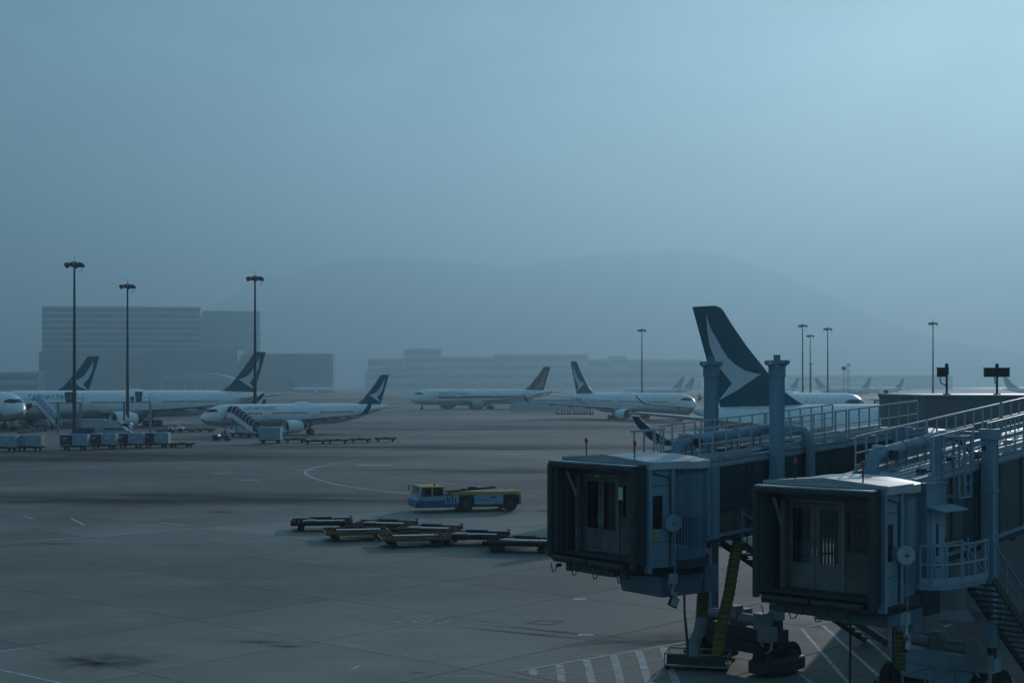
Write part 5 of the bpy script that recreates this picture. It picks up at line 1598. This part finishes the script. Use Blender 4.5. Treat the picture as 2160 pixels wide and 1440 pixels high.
# ---------------------------------------------------------------- passenger stairs on trucks
def stair_truck(loc, az, sill, label, cover, body):
    r_ = empty('passenger_stairs', loc, rotz_for(az), label, 'passenger stairs')
    g = MB(); g.box(-4.6, 3.6, -1.0, 1.0, .55, .8); g.build('chassis', M['dark'], r_)
    g = MB(); g.box(1.9, 3.7, -1.05, 1.05, .8, 1.35); g.hexa([(2.0,-1.0,1.35),(3.65,-1.0,1.35),(3.65,1.0,1.35),(2.0,1.0,1.35)], [(2.1,-.95,2.0),(3.3,-.95,2.0),(3.3,.95,2.0),(2.1,.95,2.0)])
    ck = g.build('truck_cab', M[body], r_)
    g = MB()
    for s in (-1, 1): g.poly([(2.2, s*1.0, 1.45), (3.4, s*1.0, 1.45), (3.2, s*.975, 1.92), (2.25, s*.975, 1.92)])
    g.build('cab_window', M['glassdark'], ck)
    for x in (-3.2, 2.6):
        for s in (-1, 1):
            g = MB(); g.wheel((x, s*.85, .42), (0,1,0), .42, .28, 16); g.build('wheel', M['rubber'], r_, smooth=True)
    g = MB()
    a, b = Vector((-4.4, 0, .75)), Vector((2.9, 0, sill-.1))
    for s in (-1, 1): g.bar(a+Vector((0,s*.8,0)), b+Vector((0,s*.8,0)), .08, .3)
    for i in range(17):
        c = a.lerp(b, i/16); g.box(c.x-.16, c.x+.16, -.76, .76, c.z+.08, c.z+.12)
    g.box(2.9, 4.6, -.95, .95, sill-.2, sill-.05)
    fl = g.build('stair_flight', M['steel'], r_)
    g = MB()
    for s in (-1, 1):
        o = Vector((0, s*.84, .12)); q = Vector((0, 0, 1.05))
        g.loft([[a+o, b+o, b+o+Vector((1.7,0,0))], [a+o+q, b+o+q, b+o+q+Vector((1.7,0,0))]], cap=False, closed=False)
    g.build('side_panel', M['white'], fl)
    g = MB(); rg = []
    for i in range(2):
        c = (a if i == 0 else b) + Vector((0, 0, 1.15)); rg.append([c + Vector((0, -.86, 0))] + [c + Vector((0, .86*math.cos(q), .3+.85*math.sin(q))) for q in [math.pi*(1-j/8) for j in range(9)]] + [c + Vector((0, .86, 0))])
    c = b + Vector((1.7, 0, 1.15)); rg.append([c + Vector((0, -.86, 0))] + [c + Vector((0, .86*math.cos(q), .3+.85*math.sin(q))) for q in [math.pi*(1-j/8) for j in range(9)]] + [c + Vector((0, .86, 0))])
    g.loft(rg, cap=False, closed=False); cv = g.build('canopy', M[cover], fl, smooth=True)
    for i in range(7):
        c = a.lerp(b, i/6) + Vector((0,0,1.15)); pts = [c + Vector((0, .875*math.cos(q), .3+.87*math.sin(q))) for q in [math.pi*(1-j/8) for j in range(9)]]
        g = MB(); g.tube([c+Vector((0,-.875,-1.0))]+pts+[c+Vector((0,.875,-1.0))], .045, 6); g.build('canopy_rib', M['white'], cv)
    for s in (-1, 1):
        g = MB(); g.bar((1.0, s*.7, .8), (2.4, s*.7, sill-.4), .12); g.build('lift_strut', M['steel'], r_)
    return r_
stair_truck((-48.9, 259.4, 0), -41, 3.45, 'passenger stairs with dark ribbed canopy at the single-aisle airliner front door', 'bellow', 'white')
stair_truck((-99.8, 305.3, 0), -49.6, 5.1, 'passenger stairs under a blue canopy at the long airliner front door', 'lightblue', 'lightblue')

# ---------------------------------------------------------------- small vehicles
def tractor(loc, az, label, body):
    r_ = empty('baggage_tractor', loc, rotz_for(az), label, 'tractor')
    g = MB(); side_prism(g, [(-1.5,.35),(1.5,.35),(1.5,.95),(.5,1.05),(.4,.8),(-.4,.8),(-.5,1.0),(-1.5,1.0)], -.7, .7); g.build('body', M[body], r_)
    g = MB()
    for x in (-.55, .55):
        for s in (-1, 1): g.bar((x, s*.62, 1.0), (x*.9, s*.6, 1.95), .06)
    g.box(-.62, .62, -.68, .68, 1.95, 2.02); g.build('canopy', M['white'], r_)
    g = MB(); g.box(-.45, -.1, -.5, .5, .8, 1.25); g.build('seat', M['dark'], r_)
    for x in (-1.0, 1.0):
        for s in (-1, 1):
            g = MB(); g.wheel((x, s*.62, .34), (0,1,0), .34, .22, 14); g.build('wheel', M['rubber'], r_, smooth=True)
    return r_
tractor(gp(468, 929), -80, 'small blue baggage tractor left of the dark passenger stairs', 'blue')
tractor(gp(372, 909), 95, 'small pale tractor parked among the empty dollies under the long wing', 'white')
tractor(gp(122, 899), 60, 'dark baggage tractor below the lettering of the long airliner', 'dark')
def van(loc, az, label, body, L_=5.2, H_=2.3, box=False):
    r_ = empty('service_van' if not box else 'service_truck', loc, rotz_for(az), label, 'van' if not box else 'truck')
    g = MB()
    prof = [(-L_/2,.4),(L_/2,.4),(L_/2,1.0),(L_/2-.7,1.25),(L_/2-1.35,H_*.93),(L_/2-1.7,H_),(-L_/2,H_)] if not box else [(L_/2-1.9,.45),(L_/2,.45),(L_/2,1.3),(L_/2-.3,2.1),(L_/2-1.9,2.1)]
    side_prism(g, prof, -.95, .95); bd = g.build('body', M[body], r_)
    if box:
        g = MB(); g.box(-L_/2, L_/2-2.0, -1.1, 1.1, .75, H_); g.build('cargo_body', M['contW'], r_)
        g = MB(); g.box(-L_/2, L_/2-2.0, -.6, .6, .5, .74); g.build('chassis', M['dark'], r_)
    g = MB()
    for s in (-1, 1):
        if not box:
            g.poly([(L_/2-1.35, s*.956, 1.3), (L_/2-2.3, s*.956, 1.3), (L_/2-2.3, s*.956, H_-.3), (L_/2-1.65, s*.956, H_-.3)]); g.poly([(L_/2-2.45, s*.956, 1.3), (-L_/2+.4, s*.956, 1.3), (-L_/2+.4, s*.956, H_-.3), (L_/2-2.45, s*.956, H_-.3)])
        else: g.poly([(L_/2-.25, s*.956, 1.3), (L_/2-1.6, s*.956, 1.3), (L_/2-1.6, s*.956, 1.95), (L_/2-.42, s*.956, 1.95)])
    g.build('window', M['glassdark'], bd)
    for x in (-L_/2+.95, L_/2-.9):
        for s in (-1, 1):
            g = MB(); g.wheel((x, s*.8, .36), (0,1,0), .36, .24, 14); g.build('wheel', M['rubber'], r_, smooth=True)
    return r_
van(gp(210, 914), 84, 'white box truck between the two left masts', 'white', 6.2, 2.9, True)
van(gp(251, 914), 95, 'pale blue box truck just left of the second mast', 'lightblue', 5.2, 2.5, True)
van(gp(180, 925), -80, 'small blue van behind the container row by the tallest mast', 'blue', 4.6, 2.0)
van(gp(248, 921), 85, 'grey blue van partly hidden behind the containers by the second mast', 'lightblue', 5.2, 1.9)
# rust-coloured belt loader with a rail frame
bl = empty('belt_loader', gp(70, 925), rotz_for(88), 'orange and grey belt loader with a rail frame behind the container row', 'belt loader')
g = MB(); g.box(-2.2, 2.2, -.8, .8, .45, .75); g.build('chassis', M['orange'], bl)
g = MB(); g.hexa([(-2.6,-.5,.95),(2.6,-.5,1.35),(2.6,.5,1.35),(-2.6,.5,.95)], [(-2.6,-.5,1.2),(2.6,-.5,1.6),(2.6,.5,1.6),(-2.6,.5,1.2)]); g.build('belt', M['dark'], bl)
g = MB()
for x in (-2.0,-1.2,-.4,.4,1.2,2.0): g.bar((x, -.75, .75), (x, -.75, 1.85), .05)
g.bar((-2.2,-.75,1.85), (2.2,-.75,1.85), .06); g.bar((-2.2,-.75,1.35), (2.2,-.75,1.35), .05); g.build('rail_frame', M['galv'], bl)
for x in (-1.5, 1.5):
    for s in (-1, 1):
        g = MB(); g.wheel((x, s*.7, .34), (0,1,0), .34, .22, 14); g.build('wheel', M['rubber'], bl, smooth=True)

# ---------------------------------------------------------------- docking gantries
def gantry(x0, x1, y, Y, boards, posts, label):
    c = px((x0+x1)/2, y, Y); w_ = (x1-x0)*Y/FPX
    r_ = empty('docking_gantry', (c.x, Y, 0), 0, label, 'docking gantry')
    g = MB(); g.box(-w_/2, w_/2, -.5, .5, c.z-.16, c.z); g.bar((-w_/2, -.5, c.z+.9), (w_/2, -.5, c.z+.9), .04)
    for k in range(5): g.bar((-w_/2+w_*k/4, -.5, c.z), (-w_/2+w_*k/4, -.5, c.z+.9), .04)
    g.build('walkway', M['steel'], r_)
    for p in posts:
        xx = (p-(x0+x1)/2)*Y/FPX
        g = MB(); g.tube([(xx,0,0), (xx,0,c.z-.16)], .24, 12); g.box(xx-.5, xx+.5, -.5, .5, 0, .1); g.build('post', M['pbb'], r_, smooth=True)
    for (a, b, ht) in boards:
        xa, xb = ((q-(x0+x1)/2)*Y/FPX for q in (a, b))
        g = MB(); g.hexa([(xa+.2,-.45,c.z+.15),(xb-.2,-.45,c.z+.15),(xb-.2,-.05,c.z+.15),(xa+.2,-.05,c.z+.15)], [(xa,-.55,c.z+ht),(xb,-.55,c.z+ht),(xb,.05,c.z+ht),(xa,.05,c.z+ht)])
        bd = g.build('display_board', M['sign'], r_)
        for k in range(3):
            xm = xa+.25+(xb-xa-.5)*(k+.15)/3
            g = MB(); g.box(xm, xm+(xb-xa-.5)*.22, -.60, -.555, c.z+.4, c.z+ht-.25); g.build('display_panel', M['bdark'], bd)
    g = MB(); xx = w_/2-.3; g.tube([(xx,0,c.z),(xx,0,c.z+1.5),(xx+.25,0,c.z+1.75),(xx+.6,0,c.z+1.7)], .06, 6); g.build('lamp_arm', M['galv'], r_)
    return r_
gantry(119, 176, 849, 282, [(138, 157, 2.1)], (123, 170), 'docking gantry with a dark display, behind the tallest mast')
gantry(259, 319, 848, 285, [(286, 301, 2.1), (276, 284, 1.1)], (262, 317), 'docking gantry with two dark displays, behind the second mast')
gn = gantry(1838, 1896, 842, 262, [(1864, 1872, 1.7), (1876, 1884, .9), (1852, 1858, 1.0)], (1846, 1888), 'pale gantry with several small dark displays left of the concrete block')
g = MB(); c = px(1867, 842, 262); g.box(-1.9, 1.9, -.45, .45, c.z-2.2, c.z-.17); g.build('cabin', M['white'], gn)
# ---------------------------------------------------------------- painted markings and stains, sheets a few mm above the slabs
def strip(pts, w, z=.005, name='taxi_line', mt='lineW', closed=False):
    pts = [Vector((p.x, p.y, 0)) for p in pts]
    g = MB(); n = len(pts); L_, R_ = [], []
    for i, p in enumerate(pts):
        a = pts[max(i-1, 0)]; b = pts[min(i+1, n-1)]
        if closed: a, b = pts[(i-1) % n], pts[(i+1) % n]
        t = (b-a).normalized(); s = Vector((-t.y, t.x, 0))
        k = 1.0
        if closed or 0 < i < n-1:
            u = (p-a).normalized(); k = 1/max(.55, abs(u.cross(s).length and u.dot(t)))
        L_.append(g.pt((p.x+s.x*w/2*k, p.y+s.y*w/2*k, z))); R_.append(g.pt((p.x-s.x*w/2*k, p.y-s.y*w/2*k, z)))
    for i in range(n if closed else n-1):
        j = (i+1) % n; g.face((L_[i], L_[j], R_[j], R_[i]))
    return g.build(name, M[mt], kind='structure')
def smooth_px(pts, n=10):
    P = [gp(*p) for p in pts]; out = []
    for i in range(len(P)-1):
        p0, p1, p2, p3 = P[max(i-1,0)], P[i], P[i+1], P[min(i+2,len(P)-1)]
        for k in range(n):
            t = k/n; out.append(.5*((2*p1)+(p2-p0)*t+(2*p0-5*p1+4*p2-p3)*t*t+(3*p1-p0-3*p2+p3)*t**3))
    out.append(P[-1]); return out
strip(smooth_px([(760,969),(712,976),(675,983),(650,990),(644,997),(654,1005),(689,1016),(738,1026),(804,1035),(870,1041),(960,1047)]), .32)
strip(smooth_px([(830,1006),(910,1016),(1019,1026),(1160,1039),(1300,1052)]), .18, .0054)
strip(smooth_px([(560,950),(700,952),(900,953),(1048,957),(1200,950),(1330,945)]), .25, .0058)
strip(smooth_px([(1000,1062),(1100,1050),(1190,1046)]), .14, .0056)
strip(smooth_px([(-60,1152),(200,1130),(420,1114),(560,1104)]), .16, .0052)
strip(smooth_px([(-60,993),(120,986),(300,978),(430,974)]), .35, .0052)
strip([gp(624,991), gp(672,991)], .7, .0062)
strip(smooth_px([(830,872),(1000,868),(1290,866),(1420,868)]), .5, .0052)
strip(smooth_px([(900,893),(1100,890),(1340,893)]), .3, .0052)
strip(smooth_px([(-40,846),(400,842),(800,841),(1080,840)]), 1.6, .03)
for a, b, w in (((752,980),(830,981),1.6), ((1048,957),(1105,957),1.6), ((452,998),(488,998),.9), ((505,1012),(548,1012),.9), ((340,1102),(402,1109),.22), ((50,1088),(70,1094),.2), ((150,1093),(178,1107),.2),
                ((1208,1263),(1237,1263),.45), ((1340,1247),(1352,1248),.3), ((1368,1249),(1383,1250),.3), ((1219,1338),(1252,1339),.4), ((741,1411),(760,1402),.12), ((0,1373),(84,1362),.14), ((-30,1405),(128,1440),.14)):
    strip([gp(*a), gp(*b)], w, .0064, 'painted_mark')
for a, b in ((853,912),(932,986),(1004,1063),(1082,1137),(1156,1211),(1226,1345)): strip([gp(a,1381), gp(b,1381)], .13, .0066, 'dashed_line')
for a, b in ((934,1010),(1031,1090)): strip([gp(a,1426), gp(b,1425)], .13, .0066, 'dashed_line')
strip([gp(1086,1415), gp(1200,1396), gp(1420,1358), gp(1560,1334)], .16, .0072, 'hatch_border', 'lineW')
strip([gp(1086,1416), gp(1140,1427), gp(1215,1443), gp(1300,1462)], .14, .0072, 'hatch_border', 'lineR')
strip([gp(1105,1424), gp(1260,1418), gp(1400,1389)], .08, .0076, 'painted_mark')
for a, b, w in (((1123,1410),(1126,1424),.26), ((1180,1401),(1186,1441),.26), ((1237,1391),(1251,1446),.27), ((1294,1381),(1312,1448),.27), ((1347,1372),(1372,1450),.27), ((1398,1364),(1430,1450),.27)):
    strip([gp(*a), gp(*b)], w, .0068, 'hatch_bar')
strip([gp(832,1311), gp(890,1302), gp(948,1310), gp(886,1321)], .08, .006, 'stand_marker', closed=True)
strip([gp(760,1299), gp(832,1311)], .05, .006, 'painted_mark')
strip([gp(868,1310), gp(888,1307), gp(912,1310), gp(890,1314)], .10, .006, 'stand_marker', closed=True)
strip([gp(1112,1314), gp(1140,1308), gp(1186,1310), gp(1160,1317)], .14, .006, 'service_pit', 'joint', closed=True)
for a, b, w, mt in (((1690,1325),(1790,1440),.14,'lineW'), ((1735,1318),(1870,1440),.15,'lineW'), ((1790,1312),(1905,1415),.14,'lineW'), ((1828,1318),(1866,1346),.16,'lineR'), ((1660,1400),(1720,1445),.14,'lineW'),
                    ((1700,1322),(1850,1290),.14,'lineR'), ((1990,1322),(2050,1300),.14,'lineW'), ((1930,1320),(1985,1298),.12,'lineW'), ((2090,1400),(2150,1445),.15,'lineR')):
    strip([gp(*a), gp(*b)], w, .0068, 'hatch_bar', mt)

def stain_mat(name, alpha, col=(0.02, 0.02, 0.02), sc=3.0):
    m = bpy.data.materials.new(name); m.use_nodes = True
    nt = m.node_tree; N = nt.nodes; L = nt.links; b = N['Principled BSDF']
    b.inputs['Base Color'].default_value = (*col, 1); b.inputs['Roughness'].default_value = .8; b.inputs['Specular IOR Level'].default_value = .2
    tc = N.new('ShaderNodeTexCoord'); gr = N.new('ShaderNodeTexGradient'); gr.gradient_type = 'QUADRATIC_SPHERE'
    L.new(tc.outputs['Object'], gr.inputs[0])
    geo = N.new('ShaderNodeNewGeometry')
    ns = N.new('ShaderNodeTexNoise'); ns.inputs['Scale'].default_value = sc; ns.inputs['Detail'].default_value = 6
    L.new(tc.outputs['Object'], ns.inputs['Vector'])
    mr = N.new('ShaderNodeMapRange'); mr.inputs[1].default_value = .35; mr.inputs[2].default_value = .65
    L.new(ns.outputs[0], mr.inputs[0])
    q = N.new('ShaderNodeMath'); q.operation = 'MULTIPLY'; L.new(gr.outputs[0], q.inputs[0]); L.new(mr.outputs[0], q.inputs[1])
    q2 = N.new('ShaderNodeMath'); q2.operation = 'MULTIPLY'; q2.use_clamp = True; L.new(q.outputs[0], q2.inputs[0]); q2.inputs[1].default_value = alpha
    L.new(q2.outputs[0], b.inputs['Alpha'])
    return m
M['oil'] = stain_mat('oil_stain', 1.05); M['tyre'] = stain_mat('rubbered_track', 1.15, (.035,.034,.033), 2.0)
def stain(x, y, sx, sy, az, mt, z, name):
    g = MB(); g.poly([(-1,-1,0),(1,-1,0),(1,1,0),(-1,1,0)])
    o = g.build(name, M[mt], kind='structure'); o.location = gp(x, y); o.location.z = z; o.scale = (sx, sy, 1); o.rotation_euler = (0,0,rotz_for(az)); return o
stain(205, 1395, 3.2, 2.6, 90, 'oil', .0030, 'oil_stain'); stain(545, 1353, 1.6, .7, 95, 'oil', .0030, 'oil_stain'); stain(600, 1362, 1.3, .5, 95, 'oil', .0034, 'oil_stain')
stain(465, 1079, 2.2, 2.0, 90, 'oil', .0030, 'oil_stain'); stain(115, 1146, 2.6, 1.0, 92, 'oil', .0030, 'oil_stain'); stain(880, 1418, .5, .3, 90, 'oil', .0030, 'oil_stain')
stain(150, 966, 62, 22, 88, 'tyre', .0026, 'tyre_track'); stain(420, 960, 55, 16, 95, 'tyre', .0028, 'tyre_track')
stain(250, 1052, 42, 14, 93, 'tyre', .0026, 'tyre_track'); stain(560, 1050, 30, 9, 98, 'tyre', .0028, 'tyre_track')
stain(820, 941, 70, 16, 86, 'tyre', .0026, 'tyre_track'); stain(1060, 945, 50, 14, 84, 'tyre', .0028, 'tyre_track'); stain(1250, 900, 80, 22, 92, 'tyre', .0024, 'tyre_track')
stain(1060, 993, 26, 8, 92, 'tyre', .0026, 'tyre_track'); stain(1000, 905, 90, 12, 90, 'tyre', .0022, 'tyre_track')
stain(1120, 1336, 5.5, .5, 118, 'tyre', .0026, 'tyre_track'); stain(1160, 1330, 5, .4, 118, 'tyre', .0028, 'tyre_track'); stain(1400, 1350, 6, 2.2, 70, 'tyre', .0026, 'tyre_track')
